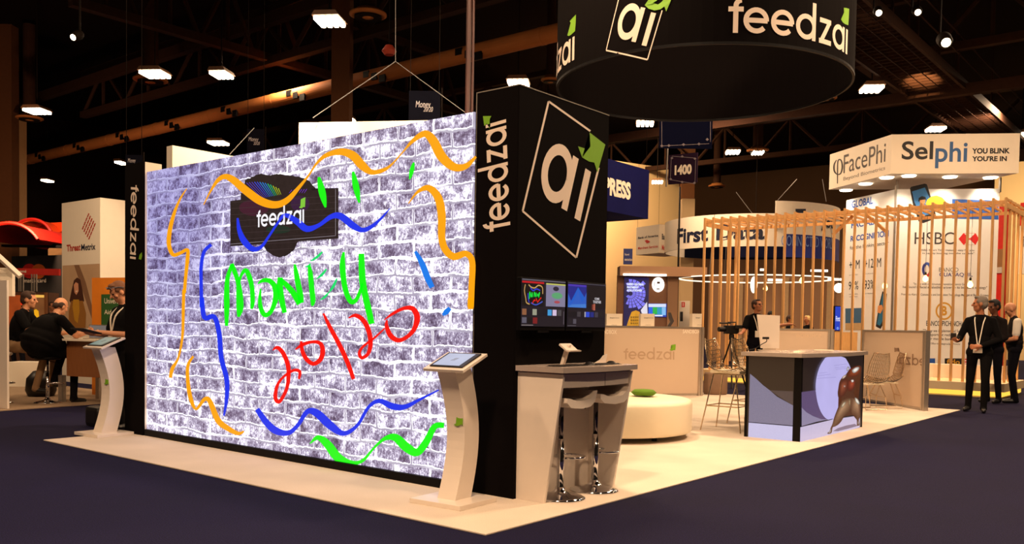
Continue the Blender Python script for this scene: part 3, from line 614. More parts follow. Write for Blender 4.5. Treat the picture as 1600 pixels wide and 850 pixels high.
def holder(x, y, s, label):
    t = thing('tablet_holder', label, 'stand', (x, y, 1.026), 0)
    obj('base_plate', B(-.06, .06, -.045, .045, 0, .008), M_white, t)
    obj('arm', prism([(-.03, .008), (.0, .008), (.04, .12*s), (.06, .165*s), (.035, .165*s), (.01, .13*s)], -.014, .014, 'y'), M_white, t)
    obj('cradle', prism([(.0, .165*s), (.07, .12*s), (.11, .115*s), (.115, .125*s), (.075, .13*s), (.008, .178*s)], -.075, .075, 'y'), M_white, t)
holder(-4.14, 5.72, 1.0, 'white tablet holder standing on the counter below the left monitor')
t = thing('fin_ornament', 'small white fin shaped stand at the right of the counter', 'stand', (-4.12, 6.2, 1.026), R_(60))
obj('fin', prism([(-.05, 0), (.05, 0), (.052, .03), (.065, .09), (.03, .075), (.0, .04), (-.05, .012)], -.008, .008, 'y'), M_white, t)

# bar stools with chrome pedestal
def bar_stool(loc, rz, label, seat_z=.74, seat_m=None, round_seat=False, foot=True, group=None):
    t = thing('bar_stool', label, 'stool', loc, rz, group)
    obj('base', L([(0, 0), (.195, 0), (.2, .008), (.17, .02), (.09, .035), (.045, .06), (.035, .09), (0, .09)], n=40), M_chrome, t, smooth=True)
    obj('column', L([(.028, .08), (.028, .46), (.0, .46)], n=20), M_chrome, t, smooth=True)
    obj('piston', L([(.019, .45), (.019, seat_z-.03), (0, seat_z-.03)], n=16), mat('dark_chrome', (90, 84, 90), .12, 1.0), t, smooth=True)
    if foot:
        pts = [(.028*math.cos(R_(a)) if False else .13+.115*math.cos(R_(a)), .12*math.sin(R_(a)), .31) for a in range(-150, 151, 20)]
        obj('footrest', T([(0.02, -.03, .31)]+pts+[(0.02, .03, .31)], .009, 8), M_chrome, t, smooth=True)
    if round_seat:
        obj('seat', L([(0, seat_z-.03), (.17, seat_z-.03), (.19, seat_z-.015), (.19, seat_z+.01), (.17, seat_z+.02), (0, seat_z+.02)], n=36), seat_m or M_white, t, smooth=True)
    else:
        prof = [(-.205, .0), (-.15, -.04), (0, -.055), (.12, -.045), (.18, -.01), (.205, .05), (.21, .075), (.185, .075), (.16, .04), (.1, .015), (0, .005), (-.1, .012), (-.16, .03), (-.205, .035)]
        obj('seat', prism([(x, seat_z+z) for x, z in prof], -.19, .19, 'y'), seat_m or M_white, t)
    obj('lever', T([(0, .02, seat_z-.05), (.05, .12, seat_z-.08), (.08, .17, seat_z-.12)], .006, 6), M_darkmetal, t)
    return t
bar_stool((-4.04, 5.56, .012), R_(92), 'chrome and white bar stool nearest the slanted left end of the counter', .76)
bar_stool((-4.03, 6.02, .012), R_(88), 'chrome and white bar stool at the open right end of the counter', .77)

# ------------------------------------------------------------------ tablet kiosks
def kiosk(loc, rz, label, screen_c):
    t = thing('tablet_kiosk', label, 'kiosk', loc, rz)
    obj('base', B(-.24, .24, -.22, .22, 0, .035, bev=.003), M_white, t)
    n = 16; fr, bk = [], []
    for i in range(n+1):
        s = i/n; z = .035+s*.965
        c = .115*math.sin(math.pi*(s*.92+.04))          # bow of the column towards the back
        fr.append((-.10+c*1.15-.03*s, z)); bk.append((.09+c*.95-.02*s, z))
    obj('column', prism(fr+bk[::-1], -.085, .085, 'x'), M_white, t, label='curved white column')
    # tilted head with tablet
    th = R_(22); h = bpy.data.objects.new('head_plate', None)
    bm = B(-.19, .19, -.15, .16, 0, .022, bev=.003); Mx = Matrix.Translation((0, .0, 1.035)) @ Matrix.Rotation(th, 4, 'X')
    bmesh.ops.transform(bm, matrix=Mx, verts=bm.verts); pz = obj('head_plate', bm, M_white, t)
    bm = B(-.15, .16, -.115, .13, .022, .034, bev=.003); bmesh.ops.transform(bm, matrix=Mx, verts=bm.verts); tb = obj('tablet', bm, M_rub, t, label='black framed tablet')
    bm = B(-.128, .12, -.10, .112, .034, .0355); bmesh.ops.transform(bm, matrix=Mx, verts=bm.verts); obj('tablet_screen', bm, emi('tab_%d' % screen_c[0], screen_c, .9, .1, 8), tb)
    k = bmesh.new()
    for q in range(3): tube(k, [(-.02+q*.014, -.02, .0358), (.0+q*.012, .03, .0358)], .0012, 4)
    bmesh.ops.transform(k, matrix=Mx, verts=k.verts); obj('screen_mark', k, M_greyink, tb)
    # leaf mark on the front
    s = .60; z = .035+s*.965; c = .115*math.sin(math.pi*(s*.92+.04)); y0 = -.10+c*1.15-.03*s
    bm = bmesh.new(); V = [bm.verts.new((-.01+a*.085, y0-.005+abs(b-.5)*.004, z-.04+b*.085)) for a, b in LEAF]; bm.faces.new(V); bmesh.ops.triangulate(bm, faces=bm.faces)
    r = bmesh.ops.extrude_face_region(bm, geom=bm.faces[:]); bmesh.ops.translate(bm, vec=(0, .006, 0), verts=[v for v in r['geom'] if isinstance(v, bmesh.types.BMVert)])
    obj('leaf_arrow', bm, M_leaf, t)
    return t
kiosk((-4.52, 4.87, .012), R_(4), 'white curved tablet kiosk in front of the right end of the brick screen', (190, 196, 220))
kiosk((-10.02, 4.93, .012), R_(4), 'white curved tablet kiosk beside the left end of the brick screen', (120, 140, 132))
# ------------------------------------------------------------------ more surfaces
class Plane(Surf):
    """another face of an existing thing; O world point, ex world direction to the right as seen"""
    def __init__(s, root, O, ex):
        s.root = root; s.O = Vector(O); s.ex = Vector(ex).normalized(); s.n = Vector((s.ex.y, -s.ex.x, 0))
        s.inv = (Matrix.Translation(root.location) @ Matrix.Rotation(root.rotation_euler[2], 4, 'Z')).inverted()
    def pos(s, u, v, e): return s.inv @ (s.O+s.ex*u+Vector((0, 0, v))+s.n*e)
    def loc(s, x, y):
        d = ray(x, y); t = (s.O-CAM).dot(s.n)/d.dot(s.n); P = CAM+d*t-s.O
        return (P.dot(s.ex), P.z)
class Ring(Surf):
    def __init__(s, name, label, cat, c, R, z0):
        s.c = Vector((c[0], c[1], 0)); s.R = R; s.z0 = z0; s.root = thing(name, label, cat, (c[0], c[1], z0))
        v = CAM-s.c; s.tf = math.atan2(v.y, v.x)
    def pos(s, u, v, e):
        a = s.tf+u/s.R; return ((s.R+e)*math.cos(a), (s.R+e)*math.sin(a), v)
    def loc(s, x, y):
        d = ray(x, y); o = CAM-s.c; a = d.x**2+d.y**2; b = o.x*d.x+o.y*d.y; cc = o.x**2+o.y**2-s.R**2
        q = b*b-a*cc; t = (-b-math.sqrt(max(q, 0)))/a; P = o+d*t
        th = math.atan2(P.y, P.x)-s.tf; th = (th+math.pi) % (2*math.pi)-math.pi
        return (s.R*th, CAM.z+d.z*t-s.z0)
    def band(s, name, u0, u1, v0, v1, m, e=0, th=.03, n=64, label=None):
        bm = bmesh.new(); rows = []
        for i in range(n+1):
            u = u0+(u1-u0)*i/n
            rows.append([bm.verts.new(s.pos(u, v, q)) for v, q in ((v0, e), (v1, e), (v1, e-th), (v0, e-th))])
        for a, b in zip(rows, rows[1:]):
            for k in range(4): bm.faces.new((a[k], a[(k+1) % 4], b[(k+1) % 4], b[k]))
        bm.faces.new(rows[0]); bm.faces.new(rows[-1][::-1])
        return obj(name, bm, m, s.root, smooth=False, label=label)
def on_x(x, y, X):
    d = ray(x, y); return CAM+d*((X-CAM.x)/d.x)
def on_y(x, y, Y):
    d = ray(x, y); return CAM+d*((Y-CAM.y)/d.y)

# ------------------------------------------------------------------ suspended ring
rg = Ring('hanging_ring_sign', 'huge round black fabric sign hanging over the central stand', 'sign', (-5.86, 11.16), 1.97, 4.62)
P2 = 2*math.pi*1.97
rg.band('fabric_band', -P2/2, P2/2, 0, 1.5, M_fabric, 0, .012, 96)
rg.band('hem_tube', -P2/2, P2/2, -.015, .015, M_black, .004, .03, 96)
o = rg.loc(1137.5, 62.4); q = rg.loc(1323.5, 75); t_ = rg.loc(1170, 9); t2_ = rg.loc(1170, 50)
bz = (o[1]+q[1])/2; u0 = o[0]-.02; uw = (q[0]-u0)/wordmark()[1]; xh = (t_[1]-t2_[1])*1.0
paths, WW = wordmark()
def dense(p, k=5):
    r = []
    for a, b in zip(p, p[1:]):
        for j in range(k): r.append((a[0]+(b[0]-a[0])*j/k, a[1]+(b[1]-a[1])*j/k))
    return r+[p[-1]]
dp = [dense(p, 4) if len(p) < 5 else p for p in paths]
gl_ = wordmark(True)[0]
for gp in gl_: rg.lines((u0, bz), (uw, 0), (0, xh), [dense(p, 4) if len(p) < 5 else p for p in gp], SW, 'letter', M_letter, .004)
rg.flat('leaf_arrow', [[(u0+(WW-.72+a*.8)*uw, bz+(1.17+b*.72)*xh) for a, b in LEAF]], M_leaf, .004)
e_ = rg.loc(897.5, 97.6); u1 = e_[0]-WW*uw
for gp in gl_: rg.lines((u1, bz), (uw, 0), (0, xh), [dense(p, 4) if len(p) < 5 else p for p in gp], SW, 'letter', M_letter, .004)
rg.flat('leaf_arrow', [[(u1+(WW-.72+a*.8)*uw, bz+(1.17+b*.72)*xh) for a, b in LEAF]], M_leaf, .004)
Ob = rg.loc(947.5, 78.8); Or = rg.loc(1011.8, 93.4); Tl = rg.loc(966.5, 0.5)
kk = 1.36; TL_ = (Ob[0]+(Tl[0]-Ob[0])*kk, Ob[1]+(Tl[1]-Ob[1])*kk); Ux = (Or[0]-Ob[0], Or[1]-Ob[1]); Vx = (Ob[0]-TL_[0], Ob[1]-TL_[1])
fr = lambda pts: rg.lines(TL_, Ux, Vx, [dense(pts, 8)], .022, 'logo_frame', M_letter, .004)
fr([(0, 0), (.7, 0)]); fr([(0, 0), (0, 1)]); fr([(0, 1), (1, 1)]); fr([(1, 1), (1, .28)])
rg.lines(TL_, Ux, Vx, ai_paths()[:1], .1, 'logo_letter', M_letter, .004)
rg.lines(TL_, Ux, Vx, [dense([(.60, .30), (.60, .80)], 5)], .1, 'logo_letter', M_letter, .004)
rg.lines(TL_, Ux, Vx, [dense([(.845, .34), (.845, .82)], 5)], .105, 'logo_letter', M_letter, .004)
rg.flat('leaf_arrow', [[(TL_[0]+(.62+a*.5)*Ux[0]+(.30-b*.36)*Vx[0], TL_[1]+(.62+a*.5)*Ux[1]+(.30-b*.36)*Vx[1]) for a, b in LEAF]], M_leaf, .005)
for a in (20, 140, 260):
    bm = T([(1.97*math.cos(R_(a)), 1.97*math.sin(R_(a)), 1.5), (.3*math.cos(R_(a)), .3*math.sin(R_(a)), 7.0)], .006, 5); obj('hanging_wire', bm, M_darkmetal, rg.root)

# ------------------------------------------------------------------ round pouf, frosted partitions, ottoman
t = thing('round_pouf', 'large round cream upholstered pouf behind the white counter', 'pouf', (-6.02, 9.3, .012))
obj('cushion_body', L([(0, .06), (.94, .06), (.985, .07), (1.0, .1), (1.0, .41), (.985, .445), (.94, .46), (0, .465)], n=72), mat('cream_leatherette', (238, 226, 198), .5, var=.03), t, smooth=True)
for a in (30, 120, 210, 300, 75, 345): obj('foot', L([(0, 0), (.03, 0), (.03, .06), (0, .06)], (.78*math.cos(R_(a)), .78*math.sin(R_(a)), 0), 12), M_black, t)
p = on_z(1006, 625, .5)
t = tag(obj('cushion', L([(0, 0), (.12, .0), (.16, .035), (.12, .07), (0, .08)], n=24), mat('green_felt', (92, 130, 26), .9), smooth=True), 'small flat green cushion lying on the round cream pouf', 'cushion'); t.location = (-5.75, 9.65, .49)
t = tag(obj('ottoman', L([(0, 0), (.22, 0), (.235, .03), (.235, .40), (.21, .43), (0, .435)], n=32), mat('taupe_fabric', (128, 100, 78), .85), smooth=True), 'small taupe drum ottoman behind the end of the frosted partition', 'ottoman'); t.location = (-8.15, 16.45, .012)

M_frost = mat('frosted_panel', (208, 184, 160), .45, var=.03, scale=1)
def frosted(label, A_, B_, H=1.33, post=True):
    A_ = Vector((*A_, .012)); B_ = Vector((*B_, .012)); e = B_-A_
    b = Board('partition', label, 'partition', None, None, None, 0, 0, O=A_, ex=e, W=e.length, H=H); W = b.W
    obj('pane', B(.03, W-.03, .012, .03, .04, H-.03), M_frost, b.root)
    obj('rail', B(0, W, 0, .042, H-.035, H), M_alu, b.root); obj('rail', B(0, W, 0, .042, .01, .045), M_alu, b.root)
    obj('post', B(-.02, .035, -.01, .052, 0, H), M_alu, b.root)
    bm = B(W-.07, W-.03, -.02, .06, 0, H); box(bm, W-.02, W+.03, -.02, .06, 0, H); box(bm, W-.03, W-.02, 0, .04, 0, H); obj('post', bm, M_alu, b.root)
    return b
M_faint = mat('faint_print', (184, 156, 130), .6); M_faint2 = mat('pale_print', (246, 232, 214), .6); M_faint3 = mat('grey_print', (140, 112, 90), .6)
f1 = frosted('frosted partition with the grey wordmark and green leaf, behind the pouf', (-9.42, 13.86), (-8.16, 15.86), 1.34)
f1.logo((974, 561.5), (1054, 562), (974, 548.5), M_faint, M_leaf, .0, None) if False else None
def on_pane(b, fn): fn()
_e = -.010
f1.logo((974, 561.5), (1054, 562), (974, 548.5), M_faint, mat('green_vinyl', (118, 172, 28)), _e+.001)
f1.text('SANDBOX', (1067, 520.8), (1094, 515.3), M_faint2, .02, _e+.001); f1.text('SANDBOX', (937, 521.5), (964, 515.5), M_faint2, .02, _e+.001)
pA = at(1207, 600, 17.6); pB = at(1298, 600, 17.0)
f2 = frosted('frosted partition standing behind the wrapped reception desk', (pA.x, pA.y), (pB.x, pB.y), 1.34)
f2.text('WORKSHOP', (1243, 527.5), (1283, 521.8), mat('faint_pale_print', (222, 196, 166), .6), .0, _e+.001)
f3 = frosted('frosted partition with mirrored wordmark behind the two wire chairs at right', (-5.58, 17.38), (-4.08, 15.91), 1.34)
O_ = f3.loc(1400.5+6.17*10.3, 575); q = f3.loc(1400.5, 568.5); tp = f3.loc(1400.5, 557)
U_ = ((q[0]-O_[0])/6.17, 0); V_ = (0, (tp[1]-q[1]))
for gp in gl_[2:]: f3.lines((O_[0], q[1]), U_, V_, gp, SW, 'letter', M_faint3, _e+.001)
f3.poly('leaf_arrow', [(1396.5, 543), (1399.5, 543.8), (1403.5, 543.5), (1401.5, 546.5), (1405, 549.8), (1400.5, 549), (1396.8, 550)], M_faint3, _e+.001)

# ------------------------------------------------------------------ reception desk with picture sides
dk = thing('reception_desk', 'reception desk wrapped in screens showing a copper figure before a pale disc', 'desk', (-4.70, 10.33, .012))
obj('core', B(.012, .672, .012, 2.22, 0, 1.0), M_black, dk)
obj('corner_post', B(.60, .69, -.012, .03, 0, 1.0), M_black, dk); obj('corner_post', B(-.012, .02, -.012, .03, 0, 1.0), M_black, dk); obj('corner_post', B(.65, .69, 2.20, 2.235, 0, 1.0), M_black, dk)
top = [(-.06, -.05), (.70, -.05)]+[(.72+.10*math.sin(math.pi*i/14), -.02+2.32*i/14) for i in range(15)]+[(-.06, 2.32)]
obj('worktop', prism(top, .998, 1.045, 'z'), mat('grey_satin_worktop', (196, 180, 170)), dk, label='grey worktop with bowed long side')
dL = Plane(dk, (-4.70, 10.33, .012), (1, 0, 0)); dR = Plane(dk, (-4.01, 10.33, .012), (0, 1, 0))
def FZ(x, y): return (1160+x/6.07, 560+y/6.07)
obj('screen', B(.02, .60, -.006, .012, .01, .995), emi('desk_dark', (44, 28, 18), 1, .25, 200), dk, label='screen side with brown and grey curve')
obj('screen', B(.672, .688, .03, 2.20, .01, .995), emi('desk_dark2', (38, 26, 22), 1, .2, 60), dk, label='screen side with pale disc and copper figure')
eg = emi('desk_grey', (124, 118, 142), 1, .22, 160); eg2 = emi('desk_mid', (78, 62, 58), 1, .2, 160); eg3 = emi('desk_floor', (198, 192, 226), 1, .12, 160)
dL.poly('picture_area', [FZ(262, 302), FZ(483, 312), FZ(483, 450)], eg2, .008)
dL.poly('picture_area', [FZ(75, 145), FZ(130, 190), FZ(200, 255), FZ(262, 302), FZ(330, 362), FZ(400, 408), FZ(483, 446), FZ(480, 636), FZ(62, 602)], eg, .0085)
dL.poly('picture_area', [FZ(62, 608), FZ(480, 644), FZ(480, 796), FZ(57, 748)], eg3, .0085)
dL.stroke('joint_line', [(*FZ(62, 605), 1), (*FZ(480, 640), 1)], M_black, .009, 1)
mv = emi('desk_mauve', (92, 74, 112), 1, .1, 30); mg = emi('desk_lilac', (140, 130, 160), 1, .06, 30)
dR.poly('picture_area', [FZ(556, 320), FZ(690, 302), FZ(690, 360), FZ(720, 480), FZ(805, 580), FZ(700, 600), FZ(556, 642)], mg, .0085-.003+.003)
dR.poly('picture_area', [FZ(556, 320), FZ(684, 302), FZ(700, 420), FZ(740, 510), FZ(800, 578), FZ(740, 576), FZ(660, 545), FZ(600, 510), FZ(556, 466)], mv, .009)
disc = [(905-10, 272+298*0)]
cx, cy = 862, 275
dpts = [(779, -6), (735, 60), (705, 140), (688, 240), (692, 340), (712, 440), (748, 525), (800, 578), (860, 575), (940, 500), (1000, 380), (1028, 260), (1030, 160), (1015, 80), (985, 20), (960, -8), (900, -22), (840, -24)]
dR.poly('pale_disc', [FZ(*q) for q in [tuple(v) for v in smooth_path(dpts+dpts[:1], 3)[:-1]]], emi('disc_lilac', (186, 178, 232), 1, .1, 3), .0095, label='pale lilac disc on the screen')
for a, b in (((705, 165), (830, 150)), ((700, 190), (880, 178)), ((720, 140), (800, 132)), ((860, 68), (985, 52)), ((880, 105), (990, 92)), ((870, 90), (980, 78))):
    dR.stroke('pale_streak', [(*FZ(*a), .5), (*FZ(*b), .5)], emi('streak_lilac', (150, 140, 200), 1), .0098, 1)
dR.poly('picture_area', [FZ(543, 652), FZ(845, 580), FZ(1108, 540), FZ(1106, 655), FZ(540, 800)], eg3 if False else emi('desk_floor2', (196, 184, 214), 1, .05, 20), .0092)
dR.stroke('joint_line', [(*FZ(543, 648), 1), (*FZ(850, 574), 1)], M_black, .0096, 1)
dR.poly('cast_shade', [FZ(*q) for q in [(850, 690), (900, 660), (980, 635), (1060, 620), (1085, 640), (1000, 665), (900, 690)]], emi('desk_shade', (120, 106, 132), 1), .0097)
def fig(pts, c, e=.0105, v=.25, lab=None):
    dR.poly('copper_figure', [FZ(*q) for q in [tuple(v_) for v_ in smooth_path(pts+pts[:1], 3)[:-1]]], emi('copper_%d_%d_%d' % c, c, 1, v, 22), e, label=lab)
def shaded(pts, c0, c1, ctr, n, e, shrink=.8):
    """a shape of the picture in n nested tones, lightest at ctr"""
    for k in range(n):
        t = k/max(1, n-1)*shrink; q = [(x+(ctr[0]-x)*t, y+(ctr[1]-y)*t) for x, y in pts]; f_ = k/max(1, n-1)
        fig(q, tuple(int(a+(b-a)*f_) for a, b in zip(c0, c1)), e+k*.00012, .12)
fig([(1010, 100), (1060, 76), (1100, 66), (1120, 82), (1122, 108), (1112, 140), (1088, 178), (1066, 205), (1066, 262), (1056, 300), (1048, 330), (1062, 362), (1095, 395), (1110, 440), (1112, 520), (1106, 560), (1098, 585), (1104, 632), (1078, 636), (1080, 600), (1070, 570), (1052, 540), (1010, 540), (960, 552), (935, 590), (905, 625), (872, 645), (848, 656), (838, 705), (806, 716), (798, 706), (820, 690), (828, 660), (846, 620), (862, 560), (885, 500), (908, 445), (936, 392), (905, 376), (896, 330), (902, 280), (912, 225), (935, 185), (968, 160), (985, 135)], (84, 46, 28), .0105, .3, 'copper coloured dancing figure on the screen')
shaded([(1005, 108), (1050, 80), (1095, 70), (1118, 90), (1112, 130), (1080, 165), (1030, 178), (990, 168)], (96, 40, 20), (176, 84, 44), (1070, 110), 5, .0108)
shaded([(908, 300), (915, 240), (940, 205), (985, 195), (1000, 240), (985, 300), (950, 355), (915, 365)], (84, 36, 22), (150, 78, 50), (945, 265), 5, .0108)
shaded([(990, 215), (1030, 195), (1060, 215), (1060, 260), (1035, 300), (1000, 310), (985, 270)], (90, 34, 20), (170, 72, 44), (1035, 235), 5, .0112)
shaded([(938, 400), (990, 378), (1040, 385), (1035, 440), (1000, 500), (950, 548), (905, 600), (862, 640), (848, 620), (868, 560), (900, 480)], (100, 66, 44), (176, 134, 98), (945, 460), 6, .0108)
shaded([(1030, 375), (1080, 385), (1104, 430), (1106, 520), (1090, 560), (1060, 535), (1030, 520), (1018, 450)], (100, 64, 42), (182, 138, 102), (1080, 430), 6, .0112)
for p_, c_ in (([(1030, 112), (1055, 90), (1085, 80), (1100, 90), (1085, 118), (1055, 138), (1036, 132)], (246, 236, 226)), ([(935, 178), (962, 156), (978, 160), (962, 182), (940, 196)], (220, 190, 172)), ([(1020, 205), (1042, 200), (1048, 218), (1030, 228)], (240, 226, 214)), ([(1058, 372), (1080, 380), (1102, 418), (1098, 436), (1076, 425), (1062, 400)], (240, 230, 212)), ([(930, 445), (955, 412), (972, 415), (955, 448), (932, 470)], (206, 184, 152)), ([(978, 108), (990, 76), (1008, 90), (998, 112), (984, 120)], (200, 190, 200)), ([(948, 258), (964, 252), (970, 268), (956, 276)], (190, 146, 134)), ([(1002, 385), (1014, 390), (1012, 450), (1002, 440)], (170, 140, 104)), ([(808, 702), (828, 668), (834, 672), (828, 700), (812, 712)], (176, 160, 158)), ([(1084, 600), (1094, 590), (1098, 624), (1086, 626)], (160, 140, 130))):
    shaded(p_, tuple(int(v*.62) for v in c_), c_, tuple(np.mean(p_, axis=0)), 3, .0122, .5)

# things on the desk
t = thing('desktop_computer', 'white all-in-one computer seen from behind on the reception desk', 'computer', (-4.80, 11.2, 1.058), R_(39))
obj('display_back', prism([(-.11, .03), (.13, .03), (.13, .46), (-.17, .47)], -.02, .0, 'y'), M_white, t)
obj('foot', prism([(-.06, .1), (.08, .1), (.10, 0), (-.08, 0)], .0, .012, 'y'), M_white, t); obj('foot_plate', B(-.12, .14, -.08, .1, 0, .008), M_white, t)
t = thing('webcam', 'small black webcam on a bent cable beside the white computer', 'webcam', (-4.78, 11.0, 1.058), R_(39))
obj('camera_body', B(-.02, .06, -.02, .02, .15, .18, bev=.006), M_rub, t)
obj('cable', T(smooth_path([(-.2, 0, .008), (-.14, 0, .02), (-.08, 0, .05), (-.02, 0, .09), (.03, 0, .12), (.03, 0, .16)], 4), .006, 6), M_rub, t)
t = tag(obj('paper_pad', B(-.12, .12, -.05, .05, 0, .012, bev=.003), M_offwhite), 'white paper pad lying at the far end of the reception desk', 'paper'); t.location = (-4.4, 12.1, 1.058); t.rotation_euler = (0, 0, .6)

# ------------------------------------------------------------------ wire chairs
M_wire = mat('bright_wire', (206, 184, 156), .22, .95, var=.03)
M_pad = mat('white_seat_pad', (226, 214, 188), .6, var=.03)
def wire_shell(z0, back=.36, wid=.27):
    """grid shell, front towards +x"""
    prof = smooth_path([(.24, .02, wid*.9), (.12, -.02, wid), (-.05, -.03, wid), (-.17, .02, wid*.98), (-.23, .12, wid*.95), (-.27, .12+back*.5, wid*.88), (-.31, .12+back, wid*.66)], 3)
    bm = bmesh.new(); N = 12; g = []
    for i, (x, z, ww) in enumerate(prof):
        lift = .05 if z < .05 else .02
        g.append([Vector((x+(.035 if z > .1 else 0)*s*s, s*ww, z0+z+lift*s*s)) for s in [(-1+2*j/N) for j in range(N+1)]])
    for j in range(0, N+1): tube(bm, [r[j] for r in g], .0085 if j in (0, N) else .0045, 4)
    for i in range(0, len(g)): tube(bm, g[i], .0085 if i in (0, len(g)-1) else .0045, 4)
    return bm
def wire_chair(loc, rz, label):
    t = thing('wire_chair', label, 'chair', loc, rz)
    obj('wire_shell', wire_shell(.45), M_wire, t); obj('seat_pad', prism([(x, y) for x, y in [(.2, -.2), (.2, .2), (-.15, .22), (-.15, -.22)]], .425, .44, 'z'), M_pad, t)
    for s in (-1, 1):
        obj('side_frame', T(smooth_path([(.20, .14*s, .43), (.17, .2*s, .2), (.22, .22*s, .01), (-.22, .22*s, .01), (-.14, .2*s, .2), (-.1, .15*s, .42)], 1) if False else [(.12, .13*s, .42), (.20, .2*s, .22), (.20, .2*s, .01), (-.24, .2*s, .01), (-.20, .2*s, .22), (-.12, .15*s, .42)], .0085, 6), M_wire, t)
    obj('cross_bar', T([(.2, -.2, .22), (.2, .2, .22)], .007, 6), M_wire, t); obj('cross_bar', T([(-.2, -.2, .22), (-.2, .2, .22)], .007, 6), M_wire, t)
def wire_stool(loc, rz, label):
    t = thing('wire_stool', label, 'stool', loc, rz)
    obj('wire_shell', wire_shell(.77, .28, .25), M_wire, t); obj('seat_pad', B(-.17, .23, -.22, .22, .755, .79, bev=.01), M_pad, t)
    for sx in (-1, 1):
        for sy in (-1, 1): obj('leg', T([(.15*sx, .15*sy, .74), (.27*sx, .25*sy, .01)], .009, 6), M_wire, t)
    k = .21; obj('footrest', T([(k, -k, .33), (k, k, .33), (-k-.01, k, .33), (-k-.01, -k, .33)], .008, 6, closed=True), M_wire, t)
    obj('seat_ring', T([(.15, -.15, .74), (.15, .15, .74), (-.15, .15, .74), (-.15, -.15, .74)], .008, 6, closed=True), M_wire, t)
wire_stool((-5.12, 10.72, .012), R_(3), 'tall wire bar stool nearest the front left end of the reception desk')
wire_stool((-5.22, 11.72, .012), R_(-4), 'tall wire bar stool in the middle of the row behind the reception desk')
wire_stool((-5.15, 12.55, .012), R_(4), 'tall wire bar stool farthest back behind the reception desk, its back beside the computer')
wire_chair((-4.86, 15.45, .012), R_(238), 'low wire chair, the front one of the pair before the right partition')
c2 = on_z(1413, 640, .012)
wire_chair((-4.78, 16.15, .012), R_(212), 'low wire chair, the one half hidden behind its neighbour by the right partition')
# low white ledge behind the chairs
t = tag(obj('low_table', B(-.25, .25, -.5, .5, 0, .72, bev=.01), M_white), 'white low table edge showing between desk and wire chairs', 'table'); t.location = (-6.35, 16.2, .012); t.rotation_euler = (0, 0, R_(35))

# ------------------------------------------------------------------ slatted pine pavilion
pv = thing('slatted_pavilion', 'pine slat pavilion with open roof rafters and a glowing base', 'pavilion', (-10.5, 20.4, 0))
PW = 6.70; PD = 1.95; PH = 4.08
slat_me = None
def slat(x, y, h0=.30, h1=PH):
    global slat_me
    if slat_me is None:
        o = obj('slat', B(-.022, .022, -.03, .03, 0, PH-.3), M_pine, pv); slat_me = o.data
    else:
        o = bpy.data.objects.new('slat', slat_me); COL.objects.link(o); o.parent = pv
    o.location = (x, y, h0); return o
raf_me = None
nsl = 29
for i in range(nsl+1):
    x = i*PW/nsl
    slat(x, 0)
    if raf_me is None: o = obj('rafter', B(-.018, .018, 0, PD, -.045, 0), M_pine, pv); raf_me = o.data
    else: o = bpy.data.objects.new('rafter', raf_me); COL.objects.link(o); o.parent = pv
    o.location = (x, .046, PH-.01)
for i in range(1, 5): slat(0, i*.45); slat(PW, i*.45)
obj('beam', B(0, PW, .05, .08, PH-.13, PH-.06), M_pine, pv); obj('beam', B(0, PW, PD-.04, PD, PH-.13, PH-.06), M_pine, pv)
obj('beam', B(-.024, .024, .046, PD, PH-.2, PH-.1), M_pine, pv); obj('beam', B(PW-.024, PW+.024, .046, PD, PH-.2, PH-.1), M_pine, pv)
for k in range(2): obj('batten', B(0, PW, .55+k*.75, .60+k*.75, PH-.015, PH+.02), M_pine, pv)
for x0, s in ((3.1, 1), (4.3, -1)): obj('knee_brace', T([(x0, .3, PH-.55), (x0+.45*s*1, .3, PH-.14)], .045, 4), M_pine, pv)
obj('floor_deck', B(-.12, PW+.12, -.15, PD+.1, .13, .30), mat('pale_deck_board', (232, 206, 164), .5, var=.04), pv)
obj('inner_bench', B(.2, PW-.2, PD-.6, PD-.1, .30, .60), M_white, pv)
obj('glow_strip', B(-.06, PW+.06, -.09, -.07, .03, .125), emi('warm_led_strip', (255, 190, 70), 1.5), pv, label='glowing yellow strip under the deck')
obj('glow_strip', B(PW+.045, PW+.065, -.09, PD, .03, .125), emi('warm_led_strip', (255, 190, 70), 1.5), pv)
obj('base', B(-.04, PW+.04, -.06, PD, 0, .13), M_white, pv)
M_bulb = emi('bulb_filament', (255, 190, 96), 9)
for i, (x, y, dp_, lab) in enumerate(((1196, 450, 23.3, 'small pendant bulb behind the cameraman'), (1252.5, 438, 22.6, 'pendant bulb over the frosted partition behind the desk'), (1382.5, 446, 18.9+1.8, 'pendant bulb left of the bank names on the slat pavilion'), (1446, 435, 20.4, 'pendant bulb beside the round red and blue bank logo'), (1516, 444, 19.4, 'pendant bulb above the grey haired man'))):
    P = at(x, y, dp_); t = thing('pendant_bulb', lab, 'lamp', (P.x, P.y, P.z))
    obj('bulb', L([(0, -.075), (.03, -.07), (.055, -.04), (.058, -.01), (.045, .03), (.024, .06), (.02, .075), (0, .075)], n=20), M_bulb, t, smooth=True)
    obj('socket', L([(.022, .07), (.024, .13), (.012, .15), (0, .15)], n=14), M_rub, t, smooth=True); obj('cord', T([(0, 0, .14), (0, 0, PH-.1-P.z)], .005, 5), M_rub, t)
    if i > 0: bl = bpy.data.lights.new('bulb_light', 'POINT'); bl.energy = 14; bl.color = (1, .62, .28); bl.shadow_soft_size = .06; bo = bpy.data.objects.new('bulb_light', bl); bo.location = (P.x, P.y, P.z-.12); COL.objects.link(bo)
P = at(1311, 450, 22.2); t = thing('globe_lamp', 'white glowing globe hanging behind the slats left of the percent figures', 'lamp', tuple(P))
